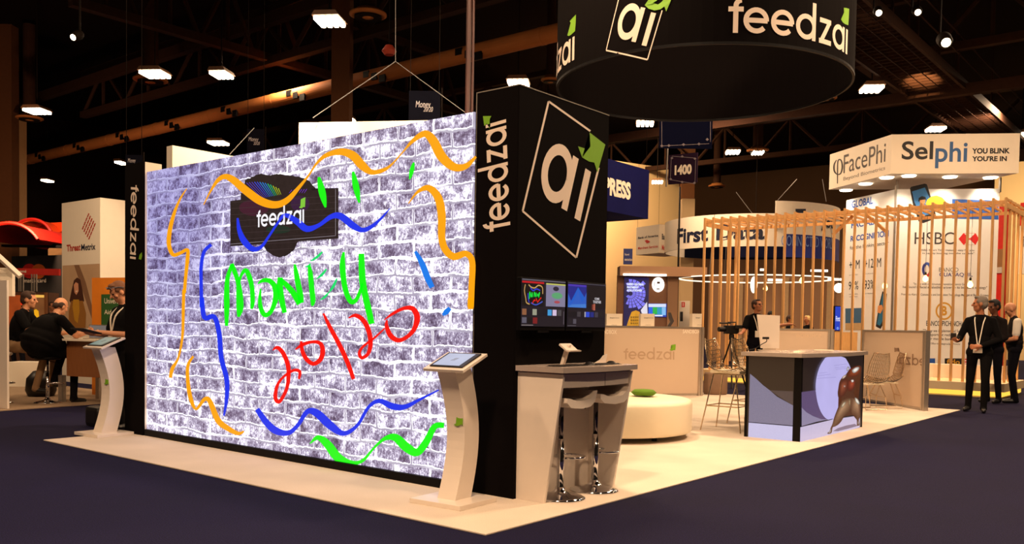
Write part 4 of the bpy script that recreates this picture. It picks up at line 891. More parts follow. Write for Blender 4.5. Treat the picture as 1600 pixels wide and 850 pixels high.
bm = bmesh.new(); bmesh.ops.create_uvsphere(bm, u_segments=20, v_segments=12, radius=.12); obj('globe', bm, emi('globe_white', (255, 238, 214), 3), t, smooth=True)
obj('collar', T([(.0, 0, .1), (0, 0, .17)], .03, 8), M_rub, t); obj('cord', T([(0, 0, .14), (0, 0, PH-.1-P.z)], .005, 5), M_rub, t)
for x, y in ((-8.6, 21.3), (-6.2, 21.3), (-4.6, 21.3)): area('deck_light', (x, y, 3.6), .4, 34, (1, .64, .3))
def hang(b):
    for u in (.04*b.W, .96*b.W): obj('hanging_wire', T([(u, .01, b.H-.01), (u, .01, 12-b.root.location.z)], .005, 4), M_darkmetal, b.root)
# ------------------------------------------------------------------ corner stand with the long white header
hd = thing('header_sign', 'long white wedge-shaped header with dark lettering above the bank panels at right', 'sign', tuple(Vector((at(1393.6, 208.6, 24).x, at(1393.6, 208.6, 24).y, 5.56))))
Lh, Ch, Rh = at(1296.8, 245, 26.9), at(1393.6, 208.6, 24.0), at(1593.8, 212, 23.6)
def rel(p, root): return (p.x-root.location.x, p.y-root.location.y)
back = Rh+(Lh-Ch)
obj('header_body', prism([rel(Lh, hd), rel(Ch, hd), rel(Rh, hd), rel(back, hd)], 0, 1.05, 'z'), M_offwhite, hd)
hl = Plane(hd, (Lh.x, Lh.y, 0), (Ch.x-Lh.x, Ch.y-Lh.y, 0)); hr = Plane(hd, (Ch.x, Ch.y, 0), (Rh.x-Ch.x, Rh.y-Ch.y, 0))
def Hz(x, y): return (1280+x/3.697, 190+y/3.697)
def Kz(x, y): return (1320+x/4.25, 280+y/4.25)
hl.stroke('phi_mark', [(*Hz(100, 222), 1.2), (*Hz(87, 250), 2.4), (*Hz(88, 285), 2.6), (*Hz(105, 305), 1.6), (*Hz(125, 298), 2.0), (*Hz(134, 262), 2.6), (*Hz(128, 226), 2.2), (*Hz(114, 220), 1.8), (*Hz(107, 240), 1.8), (*Hz(106, 300), 1.8), (*Hz(106, 358), 1.4)], M_ink, .004, 4)
hl.text('FacePhi', Hz(140, 300), Hz(386, 118), M_greyink if False else mat('charcoal_ink', (62, 56, 56), .6), 0, .004)
hl.text('Beyond Biometrics', Hz(140, 348), Hz(382, 255), M_greyink, 0, .004)
hr.text('Sel', Hz(475, 220), Hz(660, 112), M_ink, .016, .004)
hr.text('phi', Hz(668, 270), Hz(858, 115), mat('phi_blue', (44, 92, 150), .6), .016, .004)
hr.text('YOU BLINK', Hz(882, 186), Hz(1102, 152), M_ink, .04, .004); hr.text("YOU'RE IN", Hz(882, 230), Hz(1084, 198), M_ink, .04, .004)
M_down = emi('downlight_glow', (255, 236, 206), 8)
wl, wc, wr = at(1323, 301, 27.3), at(1400.5, 279, 25.0), at(1562.6, 286, 24.6)
for (x, y, q) in ((155, 397, 0), (268, 360, 0), (390, 324, 0), (518, 314, 1), (755, 320, 1), (990, 324, 1)):
    px_, py_ = Hz(x, y); P = on_z(px_, py_, 5.55)
    t = obj('downlight', L([(0, -.03), (.17, -.03), (.19, 0), (0, 0)], (P.x-hd.location.x, P.y-hd.location.y, 0), 20), M_down, hd)
    if q == 0: w0 = at(px_, 301, 26.4)
    tgt = on_z(px_, py_+110, 3.0)
    ww_ = Vector((P.x, P.y, 5.45)); dirn = Vector((CF.x, CF.y, 0)).normalized()
    spot('downlight_beam', ww_, ww_+dirn*.7+Vector((0, 0, -1.5)), 60, 95, (1, .86, .66))
ws = thing('stand_wall', 'tall printed corner wall with bank names under the long white header', 'wall panel', (wc.x, wc.y, 0))
dv1 = (Vector((wl.x, wl.y, 0))-Vector((wc.x, wc.y, 0))); dv2 = (Vector((wr.x, wr.y, 0))-Vector((wc.x, wc.y, 0)))
def slabp(a, b, th, z0, z1):
    e = (b-a).normalized(); n = Vector((-e.y, e.x, 0))*th
    return prism([(a.x, a.y), (b.x, b.y), (b.x+n.x, b.y+n.y), (a.x+n.x, a.y+n.y)], z0, z1, 'z')
Z0 = Vector((0, 0, 0))
M_print = mat('white_wall_print', (236, 230, 224), .6, var=.03)
obj('left_panel', slabp(dv1, Z0, .08, 0, 5.3), M_print, ws); obj('right_panel', slabp(Z0, dv2, .08, 0, 5.3), M_print, ws)
obj('corner_profile', T([(0, -.02, 0), (0, -.02, 5.4)], .035, 6), M_alu, ws); obj('support_post', T([(dv2.x, dv2.y, 5.2), (dv2.x, dv2.y, 5.6)], .04, 6), M_alu, ws)
obj('support_post', T([(0, .1, 5.2), (0, .1, 5.6)], .04, 6), M_alu, ws)
pl_ = Plane(ws, (wl.x, wl.y, 0), (wc.x-wl.x, wc.y-wl.y, 0)); pr_ = Plane(ws, (wc.x, wc.y, 0), (wr.x-wc.x, wr.y-wc.y, 0))
def slant(s, x0, x1, ymid0, h, m, b=0, P_=None):
    P_ = P_ or pl_; P_.text(s, (x0, ymid0), (x1, ymid0-h), m, b, .004)
M_gb = mat('deep_blue_ink', (36, 84, 170), .6)
pl_.text('GLOBAL', (1330.8, 325.5), (1364.4, 306.5), M_gb, .03, .004); pl_.text('FACIAL', (1330, 357), (1366, 341), M_gb, .03, .004)
pl_.text('RECOGNITION', (1329, 377.8), (1389, 359.5), M_gb, .03, .004); pl_.text('for the banking sector', (1328, 391.8), (1389, 376), M_ink, 0, .004)
pl_.text('+2M', (1327, 421), (1343.5, 405.5), M_ink, .0, .004); pl_.text('+120M', (1350.6, 419.5), (1377, 402.5), M_ink, 0, .004)
pl_.text('92%', (1326, 453), (1341.5, 439), M_ink, 0, .004); pl_.text('93%', (1350.6, 452), (1366, 437), M_ink, 0, .004)
for x0, y0 in ((1327, 429), (1351, 427), (1327, 459), (1351, 458), (1327, 463)): pl_.text('our reference', (x0, y0+1.6), (x0+13, y0-1.2), M_greyink, 0, .004)
pl_.poly('photo_print', [(1321, 482), (1350, 481), (1350, 504.5), (1321, 505)], mat('photo_blue', (60, 100, 136), .6), .004)
pl_.poly('photo_print', [(1321, 505), (1350, 504.5), (1350, 516), (1321, 516)], mat('photo_tan', (196, 160, 112), .6), .0045)
pl_.poly('phone_print', [(1379, 455), (1386, 459), (1381, 505), (1376, 514), (1368.5, 510), (1373, 480)], M_ink, .004)
pl_.poly('phone_screen', [(1379.5, 459), (1384, 461), (1379, 502), (1375, 509), (1370.5, 506.5), (1375, 480)], mat('phone_blue', (40, 110, 150), .5), .005)
pl_.poly('hand_print', [(1372, 478), (1378, 476), (1380, 482), (1376, 490), (1371, 488)], mat('skin_print', (222, 150, 90), .6), .006)
pr_.poly('phone_print', [Kz(432, 62), Kz(440, 50), Kz(530, 30), Kz(545, 34), Kz(575, 130), Kz(605, 240), Kz(600, 262), Kz(520, 292), Kz(490, 280), Kz(450, 160)], M_ink, .004, 'black phone illustration')
pr_.poly('phone_screen', [Kz(446, 82), Kz(532, 55), Kz(560, 120), Kz(590, 225), Kz(505, 250), Kz(462, 150)], mat('phone_screen_blue', (54, 124, 190), .5), .005)
pr_.poly('hair_print', [Kz(488, 150), Kz(490, 125), Kz(512, 112), Kz(535, 118), Kz(542, 140), Kz(520, 135)], M_ink, .006); pr_.poly('face_print', [Kz(498, 140), Kz(535, 135), Kz(532, 160), Kz(515, 170), Kz(500, 160)], mat('skin_print', (222, 150, 90)), .007)
pr_.poly('yellow_shape', [Kz(535, 165), Kz(548, 135), Kz(575, 115), Kz(610, 108), Kz(645, 122), Kz(672, 150), Kz(690, 190), Kz(640, 200), Kz(570, 190)], mat('yellow_print', (236, 196, 30), .6), .006)
pr_.poly('blue_banner', [Kz(712, 132), Kz(1022, 142), Kz(1020, 268), Kz(712, 262)], mat('banner_blue', (40, 92, 176), .6, var=.3, scale=1.5), .004)
pr_.text('HSBC', Kz(462, 432), Kz(728, 352), mat('charcoal_ink', (62, 56, 56)), 0, .004)
hx = [Kz(*q) for q in ((755, 396), (788, 358), (868, 358), (890, 396), (868, 436), (788, 436))]
pr_.poly('hexagon_mark', hx, mat('bank_red', (216, 30, 32), .6), .004)
for tri in (((792, 360), (865, 360), (829, 394)), ((792, 435), (865, 435), (829, 400))): pr_.poly('white_triangle', [Kz(*q) for q in tri], M_print, .005)
small = mat('small_print', (84, 74, 68), .6)
for s_, a, b in (('"HSBC Smart Time makes it easy for you', (490, 480), (860, 465)), ('in reality looking into the camera"', (515, 500), (860, 486)),
                 ('"In line with continuous innovation Banco Guayaquil', (455, 706), (850, 690)), ('has found in facial a valuable partner to its biometric strategy"', (385, 728), (945, 711)), ('Francisco Alarcon, Commerce and Innovation Technology Manager at Banco Guayaquil', (375, 775), (965, 763))):
    pr_.text(s_, Kz(*a), Kz(*b), small, .01, .004)
for i, c in enumerate(((200, 40, 50), (44, 50, 130), (60, 90, 180))):
    a0 = i*120; pts = [(Kz(545+24*math.cos(R_(a0+k*15)), 600+40*math.sin(R_(a0+k*15)))) for k in range(9)]
    pr_.stroke('round_mark', [(*q, 4.2) for q in pts], mat('mark_%d' % i, c, .6), .004, 1)
pr_.text('BANCO', Kz(625, 614), Kz(755, 588), M_greyink, 0, .004); pr_.text('GUAYAQUIL', Kz(627, 650), Kz(850, 622), mat('violet_ink', (54, 44, 130), .6), .01, .004)
gold = mat('gold_ink', (206, 150, 40), .6)
for rr, ww_ in ((12.0, 2.6),):
    pr_.stroke('gold_ring', [(1475+rr*math.cos(R_(k*12)), 486+rr*1.05*math.sin(R_(k*12)), ww_) for k in range(30)], gold, .004, 1, closed=True)
pr_.text('B', (1470.5, 493), (1480, 478), gold, .04, .004)
pr_.text('BANCO PICHINCHA', (1447, 509), (1507, 502), M_ink, .01, .004)
for i, s_ in enumerate(('"Today we implemented Selphi', 'an important reduction of', 'in our mobile banking app"')): pr_.text(s_, (1442, 519.8+i*6.2), (1507, 515.2+i*6.2), small, .01, .004)
pr_.text('Chief Officer that manager at Banco Pichincha', (1448, 539), (1500, 536), small, 0, .004)
pr_.poly('partner_mark', [(1451, 560), (1461, 560), (1461, 571), (1451, 571)], M_gb, .004); pr_.poly('partner_mark', [(1476, 560), (1503, 560), (1503, 571), (1476, 571)], M_ink, .004)
pr_.text('fido', (1479, 569.5), (1500, 561.5), gold, .03, .006)
for k in range(3): pr_.poly('partner_mark', [(1507.5, 560.5+k*4), (1513, 560.5+k*4), (1513, 562.5+k*4), (1507.5, 562.5+k*4)], mat('bank_red', (216, 30, 32)), .004)
# red and white stand at the right edge
b = Board('red_pillar', 'bright red upright board right behind the corner wall', 'sign', (1560, 322), (1569, 322), 600, 27, 26.8, .3, mat('signal_red', (236, 40, 18), .5), z0=0)
b.slab('white_block', (1557, 418), (1567, 426.5), M_white, -.05)
b.slab('brown_band', (1557, 390), (1569, 418), mat('tan_board', (170, 120, 74), .7), -.04)
b = Board('white_sign', 'white board with black lettering cut off by the right edge', 'sign', (1594, 351), (1640, 349), 428, 25, 24.5, .2, M_offwhite)
b.text('info', (1596, 386), (1625, 366), M_ink, .04, .004)
b.slab('red_cap', (1595, 317), (1640, 350), mat('signal_red', (236, 40, 18)), -.03)

# ------------------------------------------------------------------ ring sign of the far stand
CP = at(1172, 340, 33.0)
fd = Ring('ring_sign', 'white oval overhead sign with big dark lettering and blue band, behind the slats', 'sign', (CP.x, CP.y), 3.1, 3.7)
zz = lambda px_, py_: fd.loc(px_, py_)
uL = -fd.R*math.pi/2*.985; uR = zz(1228, 350)[0]; uE = fd.R*math.pi/2*.97; zt = 1.5; zb = .4
fd.band('white_band', uL-2, uR, zb, zt, M_offwhite, 0, .05, 60, label='white curved band')
M_inner = mat('dark_blue_inner', (8, 11, 28), .9, spec=.08)
fd.band('rear_band', uE, uL-2+2*math.pi*fd.R, zb, zt+.1, M_inner, -.06, .05, 50)
u36 = zz(1136, 390)[0]; fd.band('blue_band', u36, uR, .03, zb, mat('night_blue', (10, 14, 44), .8, spec=.1), -.01, .04, 24)
u12 = zz(1211.6, 330)[0]; u33 = zz(1233, 370)[0]
fd.band('upper_band', u12, uE, zt-.5, 1.92, M_offwhite, .03, .05, 30); fd.band('upper_band', uR, uE, .82, zt-.5, M_offwhite, .03, .05, 30)
fd.band('blue_band', uR, uE, .05, .82, mat('royal_blue', (18, 40, 130), .6, var=.7, scale=1.2), .03, .05, 30)
fd.text('First', (1058, 381.5), (1107, 352.5), M_navyink, .035, .006); fd.text('Data', (1119, 376), (1195, 349), M_navyink, .035, .006)
fd.text('CONNECTED WORLD', (1220, 384), (1301, 374), mat('pale_blue_ink', (120, 150, 210), .6), 0, .05)
fd.flat('dark_mark', [[zz(1242, 326.5), zz(1258, 326.5), zz(1258, 333), zz(1242, 333)]], M_navyink, .04)
fd.text('you', (1281, 360), (1301, 346), M_navyink, .03, .05)
for (x, y, x2, y2) in ((1215, 313, 1245, 280), (1291, 315, 1285, 280), (1175, 333, 1150, 300)):
    a = at(x, y, 31); b_ = at(x2, y2, 31); obj('hanging_wire', T([a-fd.root.location, b_-fd.root.location], .012, 4), M_greyink, fd.root)
# lit ring, brown wall and canopy below it
CP2 = at(1180, 436, 31)
t = thing('light_ring', 'thin white glowing hoop hanging under the oval sign', 'lamp', tuple(CP2))
obj('hoop', T([(2.6*math.cos(R_(a)), 2.6*math.sin(R_(a)), 0) for a in range(0, 360, 6)], .024, 6, closed=True), emi('hoop_glow', (255, 236, 206), 1.6), t)
for a in (20, 140, 260): obj('hanging_wire', T([(2.6*math.cos(R_(a)), 2.6*math.sin(R_(a)), 0), (2.4*math.cos(R_(a)), 2.4*math.sin(R_(a)), 2)], .01, 4), M_greyink, t)
M_taupe = mat('taupe_stand_wall', (168, 128, 96), .8, var=.04, scale=1)
b = Board('stand_wall', 'plain taupe stand wall behind the slats and the hanging bulbs', 'wall panel', (1108, 432), (1330, 432), 560, 36, 35, .2, M_taupe, z0=0)
for x, c in ((1152, 6), (1222, 7), (1292, 8)): b.slab('pilaster', (x, 434), (x+c, 560), mat('pale_pilaster', (206, 170, 126), .7), -.12)
M_lamp = emi('strip_glow', (255, 242, 220), 2.2)
for x0, x1, y in ((1200, 1225, 437.5), (1267, 1293, 423), (1294, 1318, 436.5), (1188, 1197, 421.5)):
    P = at((x0+x1)/2, y, 33); t = tag(obj('light_bar', B(-.5*(x1-x0)/1395*33, .5*(x1-x0)/1395*33, -.05, .05, -.04, .04), M_lamp), 'short glowing light bar %s' % {1200: 'above the cameraman', 1267: 'right of the pendant bulb, under the oval sign', 1294: 'left of the percent figures', 1188: 'at the left of the lit hoop'}[x0], 'lamp'); t.location = P; t.rotation_euler = (0, 0, math.atan2(CR.y, CR.x))
P = at(1178, 445, 32); t = thing('lit_disc', 'tilted glowing white disc behind the slats above the cameraman', 'lamp', tuple(P), math.atan2(CR.y, CR.x))
obj('hanging_rod', T([(0, 0, .2), (0, 0, 12-P.z)], .012, 4), M_darkmetal, t); obj('disc', prism([(.12*math.cos(R_(a)), .3*math.sin(R_(a))) for a in range(0, 360, 18)], -.03, .03, 'y'), emi('disc_glow', (255, 240, 214), 2.2), t)
b = Board('blue_display', 'blue lit display seen between two slats left of the printed wall', 'screen', (1304, 478), (1317, 478), 517, 28, 28, .1, M_black)
b.slab('screen', (1305.2, 479), (1316.2, 516), emi('display_blue', (20, 60, 190), 1), -.01); b.text('First D', (1305.5, 502), (1316, 494), emi('white_text', (230, 236, 255), 1), .02, .014)
b.text('o o', (1307, 515), (1315, 511), emi('pale_text', (150, 190, 255), 1), .02, .014)
b = Board('counter_block', 'wooden counter front under the blue display behind the slats', 'counter', (1300, 519), (1340, 519), 575, 25, 25, .3, M_pine, z0=0)

# ------------------------------------------------------------------ taupe stand with lit dome poster
cn = Board('stand_canopy', 'brown canopy beam with a white light strip over the dome poster', 'canopy', (969, 416.5), (1105, 416.5), 430.5, 30, 30, .8, M_taupe)
cn.slab('light_strip', (974, 427.5), (1041, 431.5), emi('cool_strip', (255, 244, 230), 5), -.03)
b = Board('stand_wall', 'brown stand wall carrying the dome poster, logo disc and bright screen', 'wall panel', (965, 431), (1056, 431), 560, 30.4, 30.4, .2, mat('brown_stand_wall', (150, 108, 80), .8), z0=0)
b.slab('pale_pilaster', (1043, 431), (1056, 560), M_taupe, -.1)
dm = b.slab('lightbox', (975.5, 433.5), (1012, 512), emi('dome_night', (20, 20, 70), 1), -.06, label='backlit poster of a glass dome')
def DM(x, y): return (940+x/7.73, 420+y/7.73)
lilac = emi('dome_glass', (120, 116, 232), 1.1, .2, 6); gl2 = emi('dome_gold', (214, 146, 34), 1, .35, 9); whd = emi('dome_white', (226, 222, 236), 1)
ctr = (345, 300)
for ring_ in range(5):
    r0, r1 = 26+ring_*38, 60+ring_*38
    for k in range(22):
        a0, a1 = k*16.4+1.5, (k+1)*16.4-1.5
        q = [(ctr[0]+r*1.05*math.cos(R_(a)), ctr[1]+r*math.sin(R_(a))) for r, a in ((r0, a0), (r1, a0), (r1, a1), (r0, a1))]
        if all(286 < x < 552 and 112 < y < 500 for x, y in q): b.poly('dome_pane', [DM(*v) for v in q], lilac, .064)
b.poly('gold_building', [DM(*q) for q in ((300, 688), (335, 580), (360, 520), (410, 502), (455, 520), (470, 560), (470, 688))], gl2, .065); b.poly('white_building', [DM(*q) for q in ((470, 500), (545, 400), (552, 540), (500, 545), (480, 535))], whd, .065)
for r_ in range(3):
    for k in range(5): b.poly('dark_window', [DM(350+k*23, 575+r_*36), DM(360+k*23, 573+r_*36), DM(360+k*23, 598+r_*36), DM(350+k*23, 600+r_*36)], M_ink, .067)
for i, (s_, x1) in enumerate((('NEED GLOBAL', 510), ('PAYMENT', 445), ('SOLUTIONS?', 485))): b.text(s_, DM(303, 200+i*37), DM(x1, 176+i*37), emi('white_text', (230, 236, 255)), .06, .068)
b.flat('logo_disc', [b.px(*[DM(682+75*math.cos(R_(a)), 192+90*math.sin(R_(a))) for a in range(0, 360, 15)])], emi('logo_white', (255, 250, 244), 2), .02)
tp_ = mat('taupe_ink', (110, 78, 60), .7)
b.poly('logo_mark', [DM(668, 155), DM(702, 155), DM(704, 180), DM(666, 180)], tp_, .024); b.poly('logo_mark', [DM(635, 160), DM(642, 160), DM(642, 210), DM(635, 210)], tp_, .024); b.poly('logo_mark', [DM(722, 160), DM(729, 160), DM(729, 210), DM(722, 210)], tp_, .024)
b.poly('logo_mark', [DM(655, 236), DM(708, 236), DM(695, 250), DM(668, 250)], tp_, .024)
tv = b.slab('television', DM(555, 418), DM(780, 582), emi('tv_blue', (24, 60, 170), 1), -.05, label='bright blue and green screen')
for (x0, y0, x1, y1, c) in ((560, 424, 774, 462, (214, 226, 255)), (566, 465, 612, 545, (30, 96, 230)), (614, 465, 668, 548, (20, 180, 70)), (668, 465, 722, 552, (20, 150, 190)), (724, 465, 772, 560, (130, 190, 240)), (640, 556, 735, 574, (226, 236, 250))):
    b.poly('screen_tile', [DM(x0, y0), DM(x1, y0), DM(x1, y1), DM(x0, y1)], emi('tv_%02x%02x%02x' % c, c, 1), .056)
for (x0, x1, lab) in ((62, 252, 'white printed box at the left of the three on the ledge beyond the partition'), (475, 640, 'white printed box in front of the gold building of the dome poster'), (1098, 1212, 'white printed box beside the first pine slats')):
    p0 = DM(x0, 538); p1 = DM(x1, 546); bb = Board('display_box', lab, 'box', p0, p1, DM(0, 700)[1]+6, 22, 22, .35, M_offwhite)
    q0, q1 = DM(x0+38, 598), DM(x0+95, 586); bb.text('Smart', q0, q1, M_ink, .02, .004); q0, q1 = DM(x0+98, 598), DM(x0+150, 586)
    if x0 < 1000: bb.text('choice', q0, q1, M_greyink, 0, .004)
    q0, q1 = DM(x0+55, 682), DM(x0+120, 674); bb.text('welcome', q0, q1, M_greyink, .0, .004)
# ledge that carries the boxes, behind the partition
b = Board('back_counter', 'long pale counter behind the frosted partition carrying the white boxes', 'counter', (935, 515), (1100, 517), 580, 21.7, 21.7, .9, M_offwhite, z0=0)
P = at(1046, 507, 21); t = thing('desk_microscope', 'small grey bent stand beside the bright blue and green screen', 'stand', tuple(P), math.atan2(CR.y, CR.x))
obj('arm', prism([(-.04, -.12), (.03, -.12), (.03, -.03), (.1, .08), (.06, .17), (.02, .28), (-.03, .28), (-.02, .15), (.02, .07), (-.04, -.02)], -.05, .05, 'y'), mat('grey_plastic', (84, 76, 74), .5), t)
b = Board('poster', 'white notice board with a small red cross mark by the tall red strip', 'notice', (1062, 470), (1078, 470), 512, 34, 34, .05, M_offwhite)
b.poly('red_mark', [(1065, 472), (1070, 472), (1070, 480), (1065, 480)], M_redink, .004); b.poly('white_cross', [(1066.8, 473), (1068, 473), (1068, 478.5), (1066.8, 478.5)], M_offwhite, .005)
b.poly('dark_photo', [(1062.5, 487), (1067, 487), (1067, 502), (1062.5, 502)], M_ink, .004)
b = Board('pilaster', 'tall cream pilaster beside the notice with the red mark', 'column', (1066, 310), (1086, 311), 515, 36, 36, .4, M_wall, z0=0)
b = Board('red_strip', 'thin dark red upright strip at the cream pilaster', 'post', (1058.5, 440), (1060.5, 440), 515, 33, 33, .08, mat('dark_red', (150, 30, 20), .6), z0=0)
b = Board('steel_pole', 'dark upright pole left of the big oval sign', 'pole', (1061.5, 292), (1064, 292), 515, 31, 31, .06, M_black, z0=0)
# cube sign, blue signs
P1 = at(1030.4, 351.5, 30); P0 = at(994.6, 354.5, 31.6); b = Board('cube_sign', 'white hanging cube sign with a small red emblem between the blue sign and the oval', 'sign', (994.6, 354.5), (1030.4, 351.5), 398.5, 38.6, 37.2, 1.5, M_offwhite); hang(b)
b.text('Bank of America', (997, 373.5), (1028.5, 366), M_navyink, .03, .004); b.text('Merchant Services', (997, 390), (1028, 382.5), M_redink, .02, .004)
for k in range(3): b.poly('emblem_stripe', [(1007+k*1.5, 376.5+k*1.4), (1011+k*1.2, 374.6+k*1.2), (1016-k*.5, 377.3+k*.8), (1012-k*.8, 379.4+k*.6)], M_redink, .004+k*.001)
cs = Plane(b.root, b.O+b.ex*b.W, b.ex.cross(Vector((0, 0, -1)))); cs.text('Bank of America', (1034, 374.5), (1060, 367), M_navyink, .03, .004); cs.text('Merchant Services', (1034, 391), (1060, 384), M_redink, .02, .004)
b = Board('blue_sign', 'small navy sign on the pale hall wall left of the white cube', 'sign', (974.5, 388.5), (988.5, 388.5), 413, 34, 34, .05, mat('navy_sign', (24, 40, 110), .6))
b.text('Stand', (976, 399), (983, 396), M_offwhite, 0, .004); b.text('INNOVATION', (976, 407.5), (987.5, 404.5), M_offwhite, .02, .004)
P1 = on_x(1014.4, 266, -14.5); P1 = at(1014.4, 266, 24); X_ = P1.x; P0 = on_x(900, 234, X_); zbt = on_x(1011.7, 342, X_).z
b = Board('blue_box_sign', 'dark blue hanging box sign with white capitals, cut off by the black tower', 'sign', None, None, None, 0, 0, O=(X_, P0.y, zbt), ex=(0, 1, 0), W=P1.y-P0.y, H=P1.z-zbt)
obj('panel', B(0, b.W, 0, 2.0, 0, b.H), mat('deep_royal_blue', (13, 16, 72), .8, spec=.1), b.root)
b.text('EXPRESS', (923, 299), (985.5, 285.5), M_offwhite, .05, .004)
hang(b)
# aisle number sign
b = Board('aisle_sign', 'dark purple aisle sign with a four digit number hanging on a pole', 'sign', (1045, 238.5), (1090, 242), 288, 22, 21.6, .03, mat('purple_sign', (34, 16, 38), .8, spec=.1))
b.text('1400', (1054, 274), (1081, 256), M_offwhite, .05, .003)
fl = mat('faint_line_print', (128, 116, 124), .6)
for q in (((1050, 244), (1086, 247)), ((1048, 281), (1085, 287)), ((1049, 246), (1047.5, 279)), ((1087, 250), (1086, 285))): b.stroke('border_line', [(*q[0], .7), (*q[1], .7)], fl, .003, 1)
for q in ((1066, 244.5), (1066, 284.5), (1050, 247), (1086, 248), (1048, 280), (1085, 286)): b.poly('border_diamond', [(q[0]-2.4, q[1]), (q[0], q[1]-2), (q[0]+2.4, q[1]), (q[0], q[1]+2)], fl, .004)
obj('hanging_pole', T([(-.02, 0, b.H+.8), (-.05, 0, -.05)], .02, 6), M_greyink, b.root)
b = Board('hanging_banner', 'navy banner with a thin pale border right below the round black sign', 'banner', (1031, 172), (1114, 172), 231, 16.4, 16.4, .02, mat('navy_banner', (8, 11, 36), .9, spec=.08))
for q in (((1034, 190), (1034, 227)), ((1110, 190), (1110, 222)), ((1036, 228), (1108, 224.5))): b.stroke('border_line', [(*q[0], .8), (*q[1], .8)], fl, .003, 1)
for q in ((1045, 227.5), (1068, 226), (1092, 225), (1034, 228), (1105, 218)): b.poly('border_diamond', [(q[0]-2.6, q[1]), (q[0], q[1]-2.4), (q[0]+2.6, q[1]), (q[0], q[1]+2.4)], fl, .004)
hang(b)
def money(tl, tr, yb, dep, t1, t2, label):
    b = Board('hanging_banner', label, 'banner', tl, tr, yb, dep, dep, .02, mat('dark_blue_banner', (9, 9, 20), .9, spec=.08))
    b.text('Money', *t1, mat('grey_letter', (176, 166, 170), .6), 0, .003, .15)
    if t2: b.text('20/20', *t2, mat('grey_letter', (176, 166, 170)), 0, .003, .2)
    obj('pole', T([(b.W+.03, 0, b.H+.05), (b.W+.03, 0, -.1)], .012, 6), M_darkmetal, b.root)
    hang(b)
money((639, 143), (688, 141), 200, 14.5, ((649.5, 171), (673, 158)), ((661.5, 174.5), (676.5, 167)), 'small dark banner with slanted lettering hanging just over the screen, near the tower')
money((386, 202), (413, 201), 245, 19, ((388.5, 222.5), (404, 214.5)), ((396, 226.5), (406, 221.5)), 'small dark banner hanging over the cream wall left of the middle of the screen')
money((196, 243), (222, 241), 275, 15.5, ((200, 256), (212, 247.5)), None, 'small dark banner peeping over the left end column')

# cream walls rising behind the glowing screen
Pc = at(269.5, 227, 12.2)
b = Board('cream_wall', 'cream upright board sloping away over the left part of the brick screen', 'wall panel', None, None, None, 0, 0, O=(Pc.x, Pc.y, 0), ex=(0, 1, 0), W=3.2, H=Pc.z)
obj('panel', B(0, b.W, 0, .15, 0, b.H), M_offwhite, b.root)
spot('wall_wash', (Pc.x+1.6, Pc.y+.9, Pc.z+1.6), (Pc.x, Pc.y+1.4, Pc.z-.6), 420, 90, (1, .84, .56))
b = Board('cream_wall', 'broad cream upright board rising behind the middle of the brick screen', 'wall panel', (467, 186), (752, 192), 400, 13.2, 12.8, .15, M_offwhite, z0=0)
mid = at(600, 150, 11.6); spot('wall_wash', (mid.x, mid.y, mid.z+1.2), tuple(at(600, 230, 13.1)), 330, 110, (1, .84, .56))
# ------------------------------------------------------------------ far left stands
def TZ(x, y): return (80+x/2.282*1.0, 300+y/3.864)
def tz(x, y): return (80+x/3.862, 300+y/3.864)
b = Board('sign_tower', 'tall white tower sign with a striped red diamond and a smiling woman poster', 'sign', (96.5, 317), (156.5, 309.5), 628, 18.6, 17.6, .9, M_offwhite, z0=0)
for k in range(5):
    for j in range(4):
        x = 224+k*9.6-j*10.3; y = 140+k*15+j*25
        b.stroke('diamond_stripe', [(*tz(x+4.2, y-11), 1.7), (*tz(x-4.2, y+11), 1.7)], mat('brick_red', (178, 52, 34), .6), .004, 1)
b.text('Threat', tz(94, 360), tz(178, 312), mat('brick_red', (178, 52, 34)), .03, .004); b.text('Metrix', tz(182, 355), tz(268, 308), M_navyink, .02, .004)
pbg = mat('beige_photo', (190, 156, 122), .6, var=.25, scale=1.5)
b.poly('photo_print', [(98, 415), (156, 412), (157, 512), (98, 514)], pbg, .004, 'poster photo of a long haired woman in a yellow scarf')
b.poly('photo_streak', [(116, 414), (124, 414), (134, 440), (150, 500), (146, 505), (128, 450)], mat('brown_photo', (132, 96, 70)), .005)
b.poly('hair_print', [(116, 438), (121, 433.5), (126, 437), (129, 452), (132, 470), (127, 476), (113, 476), (109, 470), (112, 455)], mat('hair_photo', (70, 34, 20)), .006)
b.poly('coat_print', [(112, 470), (130, 470), (135, 490), (134, 512), (108, 513), (108, 486)], mat('coat_photo', (150, 100, 40)), .007); b.poly('scarf_print', [(115, 468), (124, 468), (125, 486), (122, 505), (117, 500), (114, 480)], mat('scarf_photo', (190, 138, 34)), .008)
b.poly('face_print', [(116, 445), (119, 441), (123, 443), (123.5, 455), (120, 461), (117, 457)], mat('face_photo', (214, 150, 116)), .009)
b.poly('smile_print', [(118.3, 455), (122, 454), (121, 456.5)], M_offwhite, .010)
b = Board('orange_board', 'orange printed board with a green square behind the man with the tablet', 'sign', (143.5, 434.5), (206, 433), 640, 15.4, 15.0, .06, mat('orange_print', (214, 122, 22), .6, var=.2, scale=3), z0=0)
b.poly('green_square', [(158.5, 460), (206, 459), (206, 512), (158.5, 512)], mat('green_print', (38, 84, 34), .6), .004, 'green square')
b.text('University', (163.5, 477), (193, 466), M_offwhite, 0, .006); b.text('Aid', (163.5, 491), (174, 484), M_offwhite, 0, .006)
